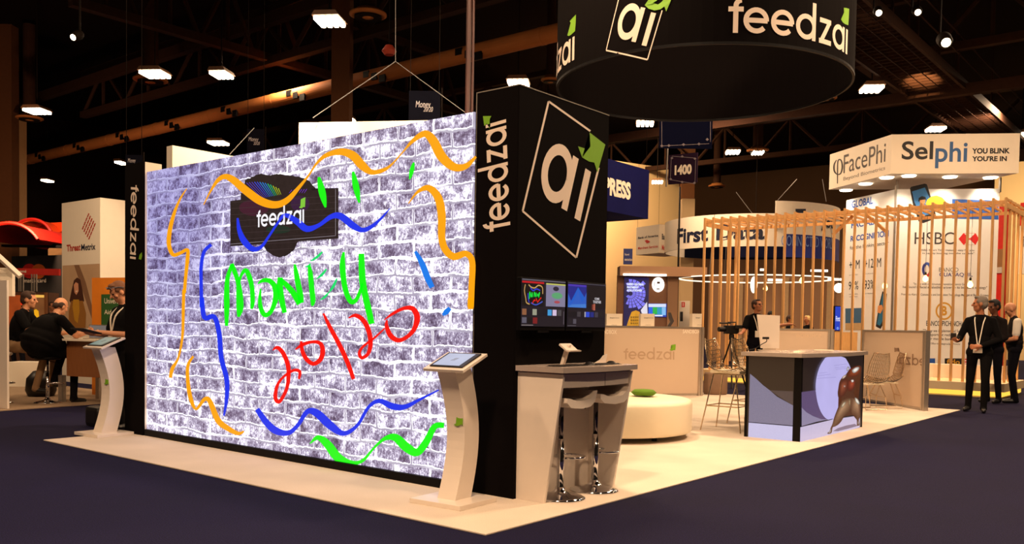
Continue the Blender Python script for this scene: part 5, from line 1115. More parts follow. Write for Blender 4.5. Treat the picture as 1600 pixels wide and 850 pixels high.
# black board with two discs, red arched roofs
b = Board('black_board', 'black board with overlapping red and orange discs under the red arched roofs', 'sign', (18, 397), (98, 402), 452, 27, 26, .2, mat('matte_black_board', (14, 11, 12), .8), z0=0)
mr, mo = mat('disc_red', (190, 22, 18), .6), mat('disc_orange', (196, 92, 24), .6)
b.flat('red_disc', [b.px(*[(46+11.3*math.cos(R_(a)), 423.5+11.5*math.sin(R_(a))) for a in range(0, 360, 12)])], mr, .004); b.flat('orange_disc', [b.px(*[(60.5+11.3*math.cos(R_(a)), 424+11.5*math.sin(R_(a))) for a in range(0, 360, 12)])], mo, .005)
b.text('mastercard', (38, 441.5), (72, 435), M_offwhite, 0, .006)
b2 = Board('red_bar_sign', 'long red bar sign crossing the black board with small pale letters', 'sign', (10, 417), (92, 422), 429, 24, 24, .1, mat('bar_red', (200, 36, 20), .6))
b2.text('nmi', (31, 426), (41, 422), M_offwhite, .03, .004)
for i, x in enumerate((29.5, 32.5, 36.5, 49.5, 53.5, 57.2)):
    P = at(x, 455.2, 22.3); Q = at(x, 428.5, 22.3)
    t = tag(obj('support_rod', T([(0, 0, 0), (0, 0, Q.z-P.z)], .018, 6), M_alu), '%s of the six pale rods under the red bar sign, counted from the left' % ('first', 'second', 'third', 'fourth', 'fifth', 'sixth')[i], 'rod'); t.location = P
def arch(name, label, px0, px1, ypk, yb, dep, length, m, mi, thick=.06):
    A_ = at(px0, yb, dep); B_ = at(px1, yb+2, dep); pk = at((px0+px1)/2, ypk, dep)
    wv = (B_-A_); wv.z = 0; W = wv.length; hgt = pk.z-(A_.z+B_.z)/2; t = thing(name, label, 'roof', (A_.x, A_.y, (A_.z+B_.z)/2), math.atan2(wv.y, wv.x))
    r = (W*W/4+hgt*hgt)/(2*hgt); a0 = math.asin(min(1, W/2/r)); out, inn = [], []
    for i in range(17):
        a = -a0+2*a0*i/16; out.append((W/2+r*math.sin(a), hgt-r+r*math.cos(a))); inn.append((W/2+(r-thick)*math.sin(a), hgt-r+(r-thick)*math.cos(a)))
    obj('shell', prism(out+inn[::-1], 0, length, 'y'), m, t); obj('front_rib', T([(x, -.02, z) for x, z in out], .05, 6), mi, t); return t
m_or = mat('orange_roof', (214, 66, 10), .5); m_rd = mat('red_roof', (176, 22, 8), .5)
arch('arched_roof', 'front red arched roof at the far left', -30, 60, 348.5, 372, 25, 3.5, m_rd, m_rd)
arch('arched_roof', 'rear orange arched roof behind the front red one', 20, 80, 342.5, 360, 28, 7, m_or, m_rd)
b = Board('orange_roof_edge', 'orange roof board showing between the arches and the white tower', 'roof', (62, 346), (100, 350), 363, 29, 28.5, .3, m_or)
b = Board('curved_roof', 'small red curved board at the right of the white tower sign', 'roof', (172, 346), (186, 350), 358, 26, 26, .3, m_rd)
b = Board('dark_beam', 'dark horizontal beam under the arched roofs', 'beam', (2, 381), (100, 384), 385.5, 26, 26, .2, M_black)
for x0, x1, yt, yb, dep, lab in ((3, 26, 180, 560, 34, 'pale square column behind the arched roofs at the far left'), (179, 193, 392, 440, 30, 'pale grey upright between the white tower sign and the end column'), (75, 98, 385, 404, 30, 'brownish block behind the black board')):
    Board('column', lab, 'column', (x0, yt), (x1, yt), yb, dep, dep, .7, mat('tan_column', (180, 138, 92), .8))
# warm lit kitchen window behind the seated men
b = Board('display_cabinet', 'wooden cabinet with a warm backlit picture behind the seated men', 'cabinet', (10, 455), (76, 458), 560, 22, 22, .5, mat('dark_wood', (86, 50, 28), .6, var=.3, scale=2), z0=0)
b.slab('backlit_picture', (14, 461), (45, 512), emi('kitchen_glow', (150, 60, 18), 1.0, .5, 3), -.02); b.slab('backlit_picture', (51, 461), (70, 512), emi('kitchen_glow2', (120, 70, 34), .9, .5, 3), -.02)
yl = emi('yellow_figure', (246, 168, 24), 1, .25, 4); rdn = emi('red_sign_glow', (230, 40, 20), 1, .2)
b.poly('yellow_figure', [(34, 484), (38, 486), (42, 482), (44, 492), (42, 503), (34, 503), (31, 494)], yl, .024); b.poly('dark_head', [(34, 478), (38, 475), (42, 478), (41, 485), (37, 487), (34, 484)], M_ink, .025)
b.poly('yellow_figure', [(53, 485), (57, 483), (61, 486), (62, 496), (52, 496)], yl, .024); b.poly('red_sign', [(33, 463), (40, 463), (40, 476), (33, 476)], rdn, .024); b.poly('yellow_sign', [(52, 460.5), (70, 461), (70, 465), (52, 465)], emi('lit_cream', (240, 180, 80), 1), .024)
for x in (45, 50, 71): b.slab('frame_post', (x, 457), (x+4, 520), M_oak, -.06)
# white hut front at the left edge
P = on_z(9, 645); dpt = 14.2
b = Board('white_partition', 'white upright panel cut off by the left edge of the picture', 'wall panel', (-40, 434), (10.5, 443), 643, 13.2, 12.8, .03, M_white, z0=0)
b = Board('white_board', 'white board under the sloping white gable at the left edge', 'wall panel', (-30, 420), (19, 420), 462, 13.6, 13.6, .08, M_offwhite)
pts = [at(-14, 390, 13.4), at(32, 432, 13.4)]
t = tag(obj('gable_board', T([(0, 0, 0), pts[1]-pts[0]], .045, 4), M_white), 'sloping white gable board at the left edge', 'board'); t.location = pts[0]
P0, P1 = at(-14, 419.5, 13.5), at(19, 420.5, 13.5); t = tag(obj('tie_beam', T([(0, 0, 0), P1-P0], .02, 4), M_offwhite), 'thin white level batten under the sloping gable board', 'board'); t.location = P0
# high table with laptop
tb = thing('high_table', 'high wooden table behind the seated men and the left kiosk', 'table', (-13.95, 6.75, .012), R_(15))
obj('table_top', B(-.65, .5, -.45, .55, .97, 1.0), M_offwhite, tb); obj('side_panel', B(-.25, .47, -.35, .45, .42, .97), M_oak, tb, label='orange brown wooden body'); 
for x in (-.5, .42):
    for y in (-.3, .4): obj('leg', B(x, x+.08, y, y+.08, 0, .42), M_alu, tb)
pl2 = on_z(157, 533, 1.012)
t = thing('laptop', 'open laptop on the high wooden table behind the left kiosk', 'laptop', (-13.75, 6.65, 1.012), R_(40))
obj('keyboard_deck', B(-.16, .16, -.12, .1, 0, .015), M_alu, t); obj('lid', B(-.16, .16, .09, .10, .015, .22), M_alu, t); obj('laptop_screen', B(-.15, .15, .085, .09, .025, .21), emi('laptop_glow', (120, 110, 104), .8), t)
t = tag(obj('paper', B(-.15, .15, -.1, .1, 0, .004), M_offwhite), 'white sheet of paper on the high wooden table', 'paper'); t.location = (-14.2, 6.45, 1.013); t.rotation_euler = (0, 0, .5)
bar_stool((-14.30, 6.15, .012), R_(30), 'black seated pedestal stool under the broad bald man', .70, M_black, True)
bar_stool((-14.76, 5.62, .012), R_(30), 'white seated pedestal stool at the left edge under the man in tan trousers', .76, M_white, True)
t = tag(obj('rucksack', L([(0, 0), (.2, 0), (.24, .1), (.22, .3), (.12, .42), (0, .44)], n=16), M_rub, smooth=True), 'black rucksack on the floor beside the white seated stool', 'bag'); t.location = (-15.6, 6.6, .012)
t = tag(obj('bag', B(-.16, .16, -.1, .1, 0, .25, bev=.05), M_rub), 'black bag on the floor behind the left kiosk', 'bag'); p_ = on_z(147, 668); t.location = (p_.x-.1, p_.y+.1, 0)
b = Board('low_wall', 'low cream counter block behind the seated men at the far left', 'counter', (10, 566), (60, 566), 620, 16.9, 16.9, .5, M_offwhite, z0=.012)
area('arch_fill_light', tuple(at(40, 300, 24)), .5, 420, (1, .6, .35), tuple(at(45, 390, 27))); area('stand_light', (-14.5, 6.6, 4.2), .5, 26, (1, .66, .36)); spot('sign_light', tuple(at(120, 240, 15.5)), tuple(at(120, 400, 18)), 120, 60, (1, .72, .46))  # first light is unseen, added to brighten the arched roofs and black board

# ------------------------------------------------------------------ roof of the hall
def beam(name, label, a, b_, w, h, m=M_darkmetal, cat='beam'):
    a, b_ = Vector(a), Vector(b_); e = b_-a; ln = e.length
    bm = B(0, ln, -w/2, w/2, -h/2, h/2); q = e.to_track_quat('X', 'Z')
    o = tag(obj(name, bm, m), label, cat); o.location = a; o.rotation_euler = q.to_euler(); return o
def truss(label, a, b_, hgt, n, group=None, skip_bottom=False, m=M_darkmetal):
    """bottom chord at a-b, web bars up to the top chord"""
    a, b_ = Vector(a), Vector(b_); e = b_-a; ln = e.length
    t = thing('roof_truss', label, 'truss', a, math.atan2(e.y, e.x), group)
    obj('chord', B(0, ln, -.12, .12, -.11, .11), m, t); obj('chord', B(0, ln, -.12, .12, hgt-.1, hgt+.1), m, t)
    st = ln/n; d1 = T([(0, 0, 0), (st/2, 0, hgt)], .07, 5); d2 = T([(0, 0, hgt), (st/2, 0, 0)], .07, 5); v = T([(0, 0, 0), (0, 0, hgt)], .06, 5)
    proto = [obj('web_bar', d1, m, t), obj('web_bar', d2, m, t), obj('web_bar', v, m, t)]
    proto[1].location = (st/2, 0, 0); proto[2].location = (st/2, 0, 0)
    for i in range(1, n):
        for k, p0 in enumerate(proto):
            o = p0.copy(); COL.objects.link(o); o.parent = t; o.location = (st*i+(st/2 if k else 0), 0, 0)
    return t
M_steel = mat('brown_painted_steel', (50, 30, 20), .85, var=.25, spec=.1)
ZD = 8.0
Pd = on_z(874, 52, ZD); Pe = on_z(25, 253, ZD); yd = (Pd.y+Pe.y)/2
Pd = on_y(874, 52, yd); Pe = on_y(25, 253, yd)
t = thing('air_duct', 'long round brown air duct running across the hall roof behind the screen', 'duct', (-48, yd, (Pd.z+Pe.z)/2))
rr = abs(on_y(874, 38, yd).z-on_y(874, 66, yd).z)/2
obj('duct_pipe', T([(0, 0, 0), (48+Pd.x+14, 0, 0)], rr, 24), M_duct, t, smooth=False)
for i in range(12):
    x = 8+i*3.4; obj('duct_band', T([(x, 0, 0), (x+.12, 0, 0)], rr*1.04, 24), M_duct, t)
    for k in range(3): obj('air_slot', B(x+.9+k*.32, x+1.12+k*.32, -rr*1.03, -rr*.75, -.05-.22*k*.5, .12-.2*k*.5), M_black, t)
truss('steel roof truss just above the long duct', (-34, yd-.6, Pd.z+.95), (4, yd-.6, Pd.z+.95), 1.5, 12, m=M_steel)
truss('steel roof truss running away from the viewer at the upper left', (on_z(110, 2, 9).x, on_z(110, 2, 9).y, 9), (on_z(110, 2, 9).x, 24, 9), 1.8, 8, m=M_steel)
truss('steel roof truss running away from the viewer above the middle column', (-9.5, 9, 9.6), (-9.5, 34, 9.6), 1.6, 9, m=M_steel)
truss('far steel roof truss crossing behind the round black sign', (-40, 27, 9.2), (8, 27, 9.2), 1.6, 16, m=M_steel)
truss('farthest steel roof truss crossing the whole hall', (-44, 40, 9.4), (8, 40, 9.4), 1.6, 16, m=M_steel)
a_ = on_z(1180, 186, 8.2); b_ = on_z(1600, 130, 8.2)
beam('roof_beam', 'steel beam crossing under the catwalk at the upper right', (a_.x-14, a_.y, 8.2), (8, a_.y, 8.2), .25, .3, M_steel)
beam('roof_beam', 'steel beam at the top right corner', (-6, 15, 8.9), (6, 15, 8.9), .25, .3, M_steel)
beam('roof_beam', 'steel beam at the upper left under the ceiling', (-40, 15.5, 9.9), (6, 15.5, 9.9), .25, .3, M_steel)
for x0, x1, dep, lab in ((520, 548, 23.5, 'broad brown steel column behind the cream boards'), (5, 24, 33, 'brown column at the far left above the arched roofs'), (1066, 1086, 45, 'distant column behind the aisle sign')):
    p0 = at(x0, 200, dep); p1 = at(x1, 200, dep); t = tag(obj('steel_column', B(-(p1-p0).length/2, (p1-p0).length/2, -.25, .25, 0, 12), mat('brown_column', (90, 56, 34), .85, spec=.1)), lab, 'column'); t.location = ((p0.x+p1.x)/2, (p0.y+p1.y)/2, 0); t.rotation_euler = (0, 0, math.atan2(CR.y, CR.x))
p0 = at(731, 160, 13.5); t = thing('lift_mast', 'thin dark red mast rising behind the right end of the brick screen', 'mast', (p0.x, p0.y, 0))
obj('mast_tube', T([(0, 0, 0), (0, 0, 12)], .04, 6), mat('mast_red', (60, 22, 14), .6), t); obj('mast_tube', T([(.09, 0, 0), (.09, 0, 12)], .02, 6), mat('mast_red', (60, 22, 14)), t)
# wires of the long sign behind
for a, c, lab in (((618, 96, 14), (489, 184, 13), 'left slanting wire carrying the broad cream board'), ((618, 96, 14), (730, 178, 13.5), 'right slanting wire carrying the broad cream board'), ((618, 0, 14), (618, 96, 14), 'upright wire above the broad cream board'), ((397, 200, 14), (359, 241, 13), 'short slanting wire at the left cream board')):
    A_ = at(*a); B_ = at(*c); t = tag(obj('hanging_wire', T([(0, 0, 0), B_-A_], .006, 5), M_greyink), lab, 'wire'); t.location = A_
# high-bay lamps
M_lampw = emi('lamp_face', (255, 226, 190), 14); M_hood = mat('lamp_hood', (120, 84, 56), .5)
LAMPS = [(515, 32, 21, 'largest bright hall lamp, left of the top middle'), (242, 115, 19, 'bright hall lamp above a round diffuser at the upper left'), (58, 173, 16, 'bright hall lamp above a round diffuser at the far left'),
         (346, 116, 14, 'dim slatted hall lamp left of the largest lamp'), (810, 129, 17, 'hall lamp just over the top of the black tower'), (341, 223, 14, 'hall lamp low over the left cream board'),
         (547, 186, 5, 'tiny hall lamp touching the broad cream board'), (189, 254, 6, 'tiny hall lamp left of the end column top'), (1008, 192, 14, 'hall lamp just under the round black sign'), (1362, 138, 16, 'hall lamp left of the catwalk'),
         (1145, 237, 11, 'hall lamp right of the navy bordered banner'), (1462, 201, 13, 'hall lamp over the long white header'), (1027, 284, 9, 'hall lamp left of the aisle sign'), (1184, 238, 9, 'faint hall lamp far away between banner and white header'),
         (86, 332, 7, 'far hall lamp over the red arched roofs'), (50, 311, 3, 'farthest tiny hall lamp at the far left'), (1597, 210, 7, 'hall lamp cut by the right edge'), (74, 282, 6, 'thin distant hall lamp strip at the far left'), (1066, 338-59, 0, '')]
for i, (x, y, hw, lab) in enumerate(LAMPS):
    if not hw: continue
    z = 8.0 if y < 200 else 8.4; P = on_z(x, y, z); dep = (P-CAM).dot(CF)
    if dep > 54: P = at(x, y, 54); dep = 54
    r = hw/F_PX*dep
    t = thing('high_bay_lamp', lab, 'lamp', P)
    t.rotation_euler = (0, 0, math.atan2(CR.y, CR.x)-.12)
    k = bmesh.new()
    obj('hood', prism([(-r*1.02, .02), (r*1.02, .02), (r*.8, .12), (-r*.8, .12)], -.34, .34, 'y'), M_hood, t)
    for q in range(4): box(k, -r+q*r/2+.02, -r+(q+1)*r/2-.02, -.3, .3, -.07, .02, bev=.03)
    obj('lamp_face', k, M_lampw, t); obj('suspension_rod', T([(0, 0, .12), (0, 0, 12-P.z)], .02, 5), M_darkmetal, t)
for i, (x, y, hw, lab) in enumerate(((575, 28, 29, 'largest round ceiling diffuser right of the largest lamp'), (235, 129, 26, 'round ceiling diffuser under the bright lamp at upper left'), (46, 188, 20, 'round ceiling diffuser under the far left lamp'), (860, 129, 15, 'round ceiling diffuser cut by the round black sign'), (1120, 293, 13, 'small far ceiling diffuser right of the aisle sign'), (1184, 238, 17, 'shallow ceiling diffuser between banner and white header'), (1290, 157, 17, 'pale ceiling diffuser at the lower right rim of the round black sign'))):
    z = 8.4; P = on_z(x, y, z); dep = (P-CAM).dot(CF)
    if dep > 50: P = at(x, y, 46); dep = 46
    r = hw/F_PX*dep; t = thing('ceiling_diffuser', lab, 'vent', P)
    obj('outer_ring', L([(r*.62, .14), (r*.8, .02), (r, .06), (r, .10), (r*.8, .08), (r*.62, .2)], n=36), M_duct, t, smooth=True); obj('inner_cone', L([(0, -.02), (r*.6, .02), (r*.5, .2), (0, .22)], n=36), M_duct, t, smooth=True)
    obj('middle_ring', L([(r*.62, .0), (r*.74, -.01), (r*.7, .1), (r*.62, .12)], n=36), M_darkmetal, t); obj('drop_pipe', L([(r*.45, .2), (r*.45, 3.4), (0, 3.4)], n=20), M_steel, t)
P = on_z(608, 79, 8.2); t = tag(obj('smoke_detector', L([(0, -.08), (.1, -.08), (.16, 0), (.08, .12), (0, .14)], n=16), mat('red_cap', (170, 60, 40), .5)), 'small red and white device hanging below the largest diffuser', 'detector'); t.location = at(608, 80, 19); obj('drop_wire', T([(0, 0, .12), (0, 0, 12-t.location.z)], .008, 4), M_darkmetal, t)
# catwalk with theatre spotlights
cz = 8.3; cl = on_z(1335, 88, cz); cr_ = on_z(1400, 36, cz); wlk = abs(cr_.x-cl.x)
cx0 = cl.x; y0_ = 9.0; Ln = 30
t = thing('catwalk', 'steel catwalk with grating and railing hanging at the upper right', 'catwalk', (cx0, y0_, cz))
cwd = (on_z(1500, 137, cz).x-on_z(1440, 176, cz).x); cwd = max(.9, min(1.6, abs(cwd)))
obj('side_beam', B(0, .08, 0, Ln, -.1, .15), M_steel, t); obj('side_beam', B(cwd-.08, cwd, 0, Ln, -.1, .15), M_steel, t)
nb = 100; k = B(.08, cwd-.08, -.012, .012, 0, .07); gm = obj('grating_bar', k, M_steel, t); gm.location = (0, .15, 0)
for i in range(1, nb):
    o = gm.copy(); COL.objects.link(o); o.parent = t; o.location = (0, .15+i*(Ln-.3)/nb, 0)
for j in range(1, 5): obj('grating_rail', B(cwd*j/5-.01, cwd*j/5+.01, 0, Ln, -.02, .0), M_steel, t)
for i in range(11):
    for x in (0.02, cwd-.06):
        if i*3 < Ln: obj('railing_post', B(x, x+.05, i*2.0, i*2.0+.06, .1, 1.25), M_steel, t)
for x in (.03, cwd-.05):
    for z in (.7, 1.22): obj('railing_bar', T([(x+.02, 0, z), (x+.02, Ln, z)], .025, 5), M_steel, t)
for i in range(6): obj('hanger_rod', T([(cwd/2, 1+i*5.0, .0), (cwd/2, 1+i*5.0, 3.6)], .03, 5), M_steel, t)
for (x, y, s, lab) in ((1373, 20, .6, 'catwalk spotlight nearest the round black sign'), (1434, 19, .6, 'catwalk spotlight in the middle of the railing'), (1478, 66, .9, 'brightest catwalk spotlight at the right of the railing'), (115, 58, .6, 'small spotlight near the top left corner')):
    P = at(x, y, 17); tt = thing('stage_spotlight', lab, 'spotlight', P, math.atan2(CR.y, CR.x)); aim = Matrix.Rotation(R_(-58), 4, 'X') @ Matrix.Rotation(R_(12), 4, 'Y') @ Matrix.Scale(s*1.1, 4)
    bm = L([(0, -.02), (.10, -.02), (.13, .03), (.14, .25), (.1, .36), (0, .38)], n=18); bmesh.ops.transform(bm, matrix=aim, verts=bm.verts); obj('can', bm, M_darkmetal, tt, smooth=True)
    bm = L([(0, -.03), (.085, -.03), (.085, -.022), (0, -.022)], n=18); bmesh.ops.transform(bm, matrix=aim, verts=bm.verts); obj('lens', bm, emi('spot_lens', (255, 224, 180), 14), tt)
    obj('yoke', T([(0, .25, .1), (0, .25, 12-P.z)], .02, 5), M_darkmetal, tt)
gp = on_z(1440, 126, cz); spot('grating_light', (gp.x+.3, gp.y-1.3, cz+1.1), (gp.x, gp.y, cz), 1800, 34, (1, .6, .25))
for x, y, pw in ((-4, 7, 70), (-13, 7, 60), (-22, 8, 60), (-32, 8, 60), (-4, 24, 50), (-12, 30, 50), (-24, 26, 40)):  # unseen point lights added to lift the duct and roof steel
    l = bpy.data.lights.new('roof_fill_light', 'POINT'); l.energy = pw; l.color = WARM; l.shadow_soft_size = .4; o = bpy.data.objects.new('roof_fill_light', l); o.location = (x, y, 6.6); COL.objects.link(o)
# ------------------------------------------------------------------ people
class Body:
    def __init__(s): s.bm = bmesh.new(); s.pr = []
    def cap(s, a, b, ra, rb, m, flat=None):
        """tapered capsule"""
        a, b = Vector(a), Vector(b); d = b-a; ln = d.length
        if ln < 1e-6: return
        q = d.to_track_quat('Z', 'Y').to_matrix().to_4x4(); prof = []
        for i in range(6): t = math.pi/2*(1-i/5); prof.append((ra*math.cos(t), -ra*math.sin(t)))
        for i in range(6): t = math.pi/2*i/5; prof.append((rb*math.cos(t), ln+rb*math.sin(t)))
        k = bmesh.new(); lathe(k, [(max(r, 0), z) for r, z in prof], n=14); bmesh.ops.transform(k, matrix=Matrix.Translation(a) @ q, verts=k.verts)
        s._add(k); s.pr.append(('c', a, b, ra, rb, m))
    def ell(s, c, r, m, rot=None):
        k = bmesh.new(); bmesh.ops.create_uvsphere(k, u_segments=20, v_segments=14, radius=1)
        M = Matrix.Translation(c) @ (rot.to_4x4() if rot else Matrix.Identity(4)) @ Matrix.Diagonal((*r, 1)); bmesh.ops.transform(k, matrix=M, verts=k.verts)
        s._add(k); s.pr.append(('e', M.inverted(), min(r), m))
    def _add(s, k):
        me = bpy.data.meshes.new('t'); k.to_mesh(me); k.free(); s.bm.from_mesh(me); bpy.data.meshes.remove(me)
    def bake(s, name, mats, vox, parent, sm=5, label=None):
        me = bpy.data.meshes.new(name); s.bm.to_mesh(me); s.bm.free()
        o = bpy.data.objects.new(name, me); COL.objects.link(o)
        md = o.modifiers.new('r', 'REMESH'); md.mode = 'VOXEL'; md.voxel_size = vox
        ms = o.modifiers.new('s', 'SMOOTH'); ms.factor = .5; ms.iterations = sm
        dg = bpy.context.evaluated_depsgraph_get(); dg.update(); new = bpy.data.meshes.new_from_object(o.evaluated_get(dg))
        bpy.data.objects.remove(o); new.name = name
        n = len(new.polygons); co = np.empty(n*3); new.polygons.foreach_get('center', co); co = co.reshape(-1, 3)
        best = np.full(n, 1e9); idx = np.zeros(n, int)
        for p in s.pr:
            if p[0] == 'c':
                a, b = np.array(p[1]), np.array(p[2]); ab = b-a; t = np.clip(((co-a)@ab)/(ab@ab), 0, 1)
                d = np.linalg.norm(co-(a+t[:, None]*ab), axis=1)-(p[3]+(p[4]-p[3])*t); m = p[5]
            else:
                Mi = np.array(p[1]); q = co@Mi[:3, :3].T+Mi[:3, 3]; l = np.linalg.norm(q, axis=1); d = (l-1)*p[2]; m = p[3]
            k = np.abs(d) < best; best[k] = np.abs(d)[k]; idx[k] = m
        for m in mats: new.materials.append(m)
        new.polygons.foreach_set('material_index', idx.astype(np.int32)); new.polygons.foreach_set('use_smooth', np.ones(n, bool))
        o = bpy.data.objects.new(name, new); COL.objects.link(o); o.parent = parent
        if label: o['label'] = label
        return o
SK, HA, SH, PA, SO, EY, LI, SL = range(8)   # skin hair shirt pants shoes eyes lips sleeve
def person(label, loc, rotz, P, cols, scale=1.0, vox=.010, bald=False, hairy=1.0, acc=None, fat=0.0):
    """P holds the joints; +y is forward, +x the person's right"""
    t = thing('person', label, 'person', loc, rotz)
    b = Body(); V = Vector; g = {k: V(v)*scale for k, v in P.items()}; S = scale
    pel, che, nek, hed = g['pelvis'], g['chest'], g['neck'], g['head']
    rt = (nek-pel).to_track_quat('Z', 'Y'); fwd = V((0, 1, 0)); sh = (g['sr']-g['sl']).normalized(); up = (nek-pel).normalized(); fw = up.cross(sh).normalized(); sd = fw.cross(up).normalized()
    tr = Matrix((sd, fw, up)).transposed()
    hv = (g['hr']-g['hl']).normalized()
    b.ell(che+up*.0, V((.175+fat*.4, .115+fat*.5, .21))*S, SH, tr); b.ell((che+pel)/2+fw*fat*.35, V((.155+fat, .115+fat*1.1, .19))*S, SH, tr)
    b.ell(pel+up*.03, V((.165+fat*.8, .12+fat*.7, .13))*S, PA, tr); b.ell(pel+up*.10, V((.165+fat, .125+fat, .09))*S, SH, tr)
    b.cap(g['sl'], g['sr'], .058*S, .058*S, SH)
    for q in 'lr': b.cap(nek-up*.03, g['s'+q]+(nek-g['s'+q])*.12, .052*S, .05*S, SH)
    b.cap(che+up*.12, nek, .11*S, .055*S, SH); b.cap(nek-up*.02, hed+(nek-hed)*.35, .054*S, .05*S, SK)
    # head
    hf = g.get('face', V((0, 1, 0))).normalized(); hu = g.get('crown', V((0, 0, 1))).normalized(); hs = hf.cross(hu).normalized(); hu = hs.cross(hf).normalized(); hm = Matrix((hs, hf, hu)).transposed()
    H = lambda x, y, z: hed+(hs*x+hf*y+hu*z)*S
    b.ell(H(0, -.005, .03), V((.076, .094, .092))*S, SK, hm); b.ell(H(0, .022, -.045), V((.056, .066, .068))*S, SK, hm); b.cap(H(0, .055, -.085), H(0, .045, -.09), .03*S, .03*S, SK)
    b.cap(H(0, .088, .015), H(0, .108, -.022), .010*S, .016*S, SK); b.cap(H(-.032, .083, .028), H(.032, .083, .028), .012*S, .012*S, SK)
    for s_ in (-1, 1):
        b.ell(H(.078*s_, -.005, -.005), V((.012, .022, .034))*S, SK, hm); b.ell(H(.031*s_, .080, .008), V((.013, .010, .008))*S, EY, hm); b.ell(H(.042*s_, .058, -.02), V((.026, .024, .026))*S, SK, hm)
    b.cap(H(-.02, .083, -.055), H(.02, .083, -.055), .008*S, .008*S, LI)
    if not bald:
        b.ell(H(0, -.022, .05), V((.084, .092, .086))*S*hairy, HA, hm); b.ell(H(0, -.055, .0), V((.078, .06, .075))*S, HA, hm); b.ell(H(0, .045, .102), V((.06, .04, .026))*S, HA, hm)
        for s_ in (-1, 1): b.ell(H(.070*s_, .01, .045), V((.014, .045, .035))*S, HA, hm)
    else:
        if bald == 'fringe':
            for s_ in (-1, 1): b.ell(H(.068*s_, -.03, .01), V((.018, .05, .04))*S, HA, hm)
            b.ell(H(0, -.075, -.005), V((.06, .03, .045))*S, HA, hm)
        elif bald == 'beard': b.ell(H(0, .04, -.075), V((.05, .05, .045))*S, HA, hm)
    if cols.get('beard'): b.ell(H(0, .045, -.08), V((.05, .048, .04))*S, HA, hm)
    # arms
    for q in 'lr':
        sh_, el, wr = g['s'+q], g['e'+q], g['w'+q]; ls = cols.get('long', False)
        b.cap(sh_, el, .056*S, .043*S, SL if ls else SK)
        if not ls:
            mid = sh_+(el-sh_)*.72; b.cap(sh_, mid, .068*S, .062*S, SL)
            b.cap(el, wr, .042*S, .028*S, SK)
        else: b.cap(sh_, el, .059*S, .050*S, SL); b.cap(el, el+(wr-el)*.92, .052*S, .038*S, SL)
        hd_ = g.get('h'+q+'d', wr-el).normalized(); pn = g.get('h'+q+'n', V((0, 0, -1))); pn = (pn-hd_*pn.dot(hd_)).normalized(); hs_ = hd_.cross(pn)
        b.cap(wr, wr+hd_*.05*S, .027*S, .028*S, SK); pm = Matrix((hs_, hd_, pn)).transposed(); b.ell(wr+hd_*.062*S, V((.04, .045, .016))*S, SK, pm)
        cu = cols.get('curl', .5)
        for i, (o_, L_) in enumerate(((-.030, .062), (-.010, .074), (.011, .07), (.031, .055))):
            p0 = wr+(hd_*.095+hs_*o_)*S; d1 = (hd_*math.cos(cu)+pn*math.sin(cu)+hs_*o_*3.2).normalized(); d2 = (hd_*math.cos(cu*2.2)+pn*math.sin(cu*2.2)+hs_*o_*2).normalized()
            p1 = p0+d1*L_*.55*S; b.cap(p0, p1, .0095*S, .0088*S, SK); b.cap(p1, p1+d2*L_*.5*S, .0088*S, .0078*S, SK)
        sg = 1 if q == 'l' else -1
        sg = cols.get('thumb', {}).get(q, sg)
        p0 = wr+(hd_*.035+hs_*.034*sg)*S; p1 = p0+(hd_*.6+hs_*.7*sg+pn*.35).normalized()*.038*S; b.cap(p0, p1, .012*S, .0105*S, SK); b.cap(p1, p1+(hd_*.9+hs_*.25*sg+pn*.4).normalized()*.03*S, .0105*S, .0085*S, SK)
    # legs
    for q in 'lr':
        hp, kn, an = g['h'+q], g['k'+q], g['a'+q]; to = g['t'+q]
        b.cap(hp, kn, (.088+fat*.2)*S, .062*S, PA); b.cap(kn, an+(kn-an)*.05, .060*S, .047*S, PA); b.cap(an+V((0, 0, -.02))*S, an, .05*S, .05*S, PA)
        b.cap(an+V((0, 0, -.045))*S-(to-an).normalized()*.02*S, to, .038*S, .032*S, SO)
    b.cap(g['hl'], g['hr'], .10*S, .10*S, PA)
    mats = [cols['skin'], cols['hair'], cols['shirt'], cols['pants'], cols['shoe'], M_eye, M_lip, cols.get('sleeve', cols['shirt'])]
    b.bake('body', mats, vox, t)
    if acc: acc(t, g, H, S, fw, up)
    return t
M_eye = mat('eye', (40, 30, 26), .3); M_lip = mat('lips', (150, 80, 66), .6)
sk1 = mat('fair_skin', (206, 142, 104), .55, var=.08); sk2 = mat('tan_skin', (176, 112, 76), .55, var=.08); sk3 = mat('brown_skin', (112, 66, 42), .55)
blk = mat('black_cotton', (11, 9, 10), .95, var=.3, scale=20, spec=.12); chr_ = mat('charcoal_cotton', (28, 22, 22), .95, var=.25, scale=20, spec=.12); jean = mat('dark_denim', (15, 14, 22), .95, var=.3, scale=30, spec=.12)
tan_ = mat('tan_cotton', (150, 118, 84), .9, var=.15); shoe = mat('black_leather', (16, 13, 12), .45); greyh = mat('grey_hair', (122, 112, 102), .8, var=.3, scale=60); brnh = mat('brown_hair', (56, 34, 22), .8, var=.3, scale=60); blkh = mat('black_hair', (18, 14, 13), .8); ging = mat('ginger_stubble', (150, 88, 50), .8)
whs = mat('white_cotton', (226, 216, 204), .85)
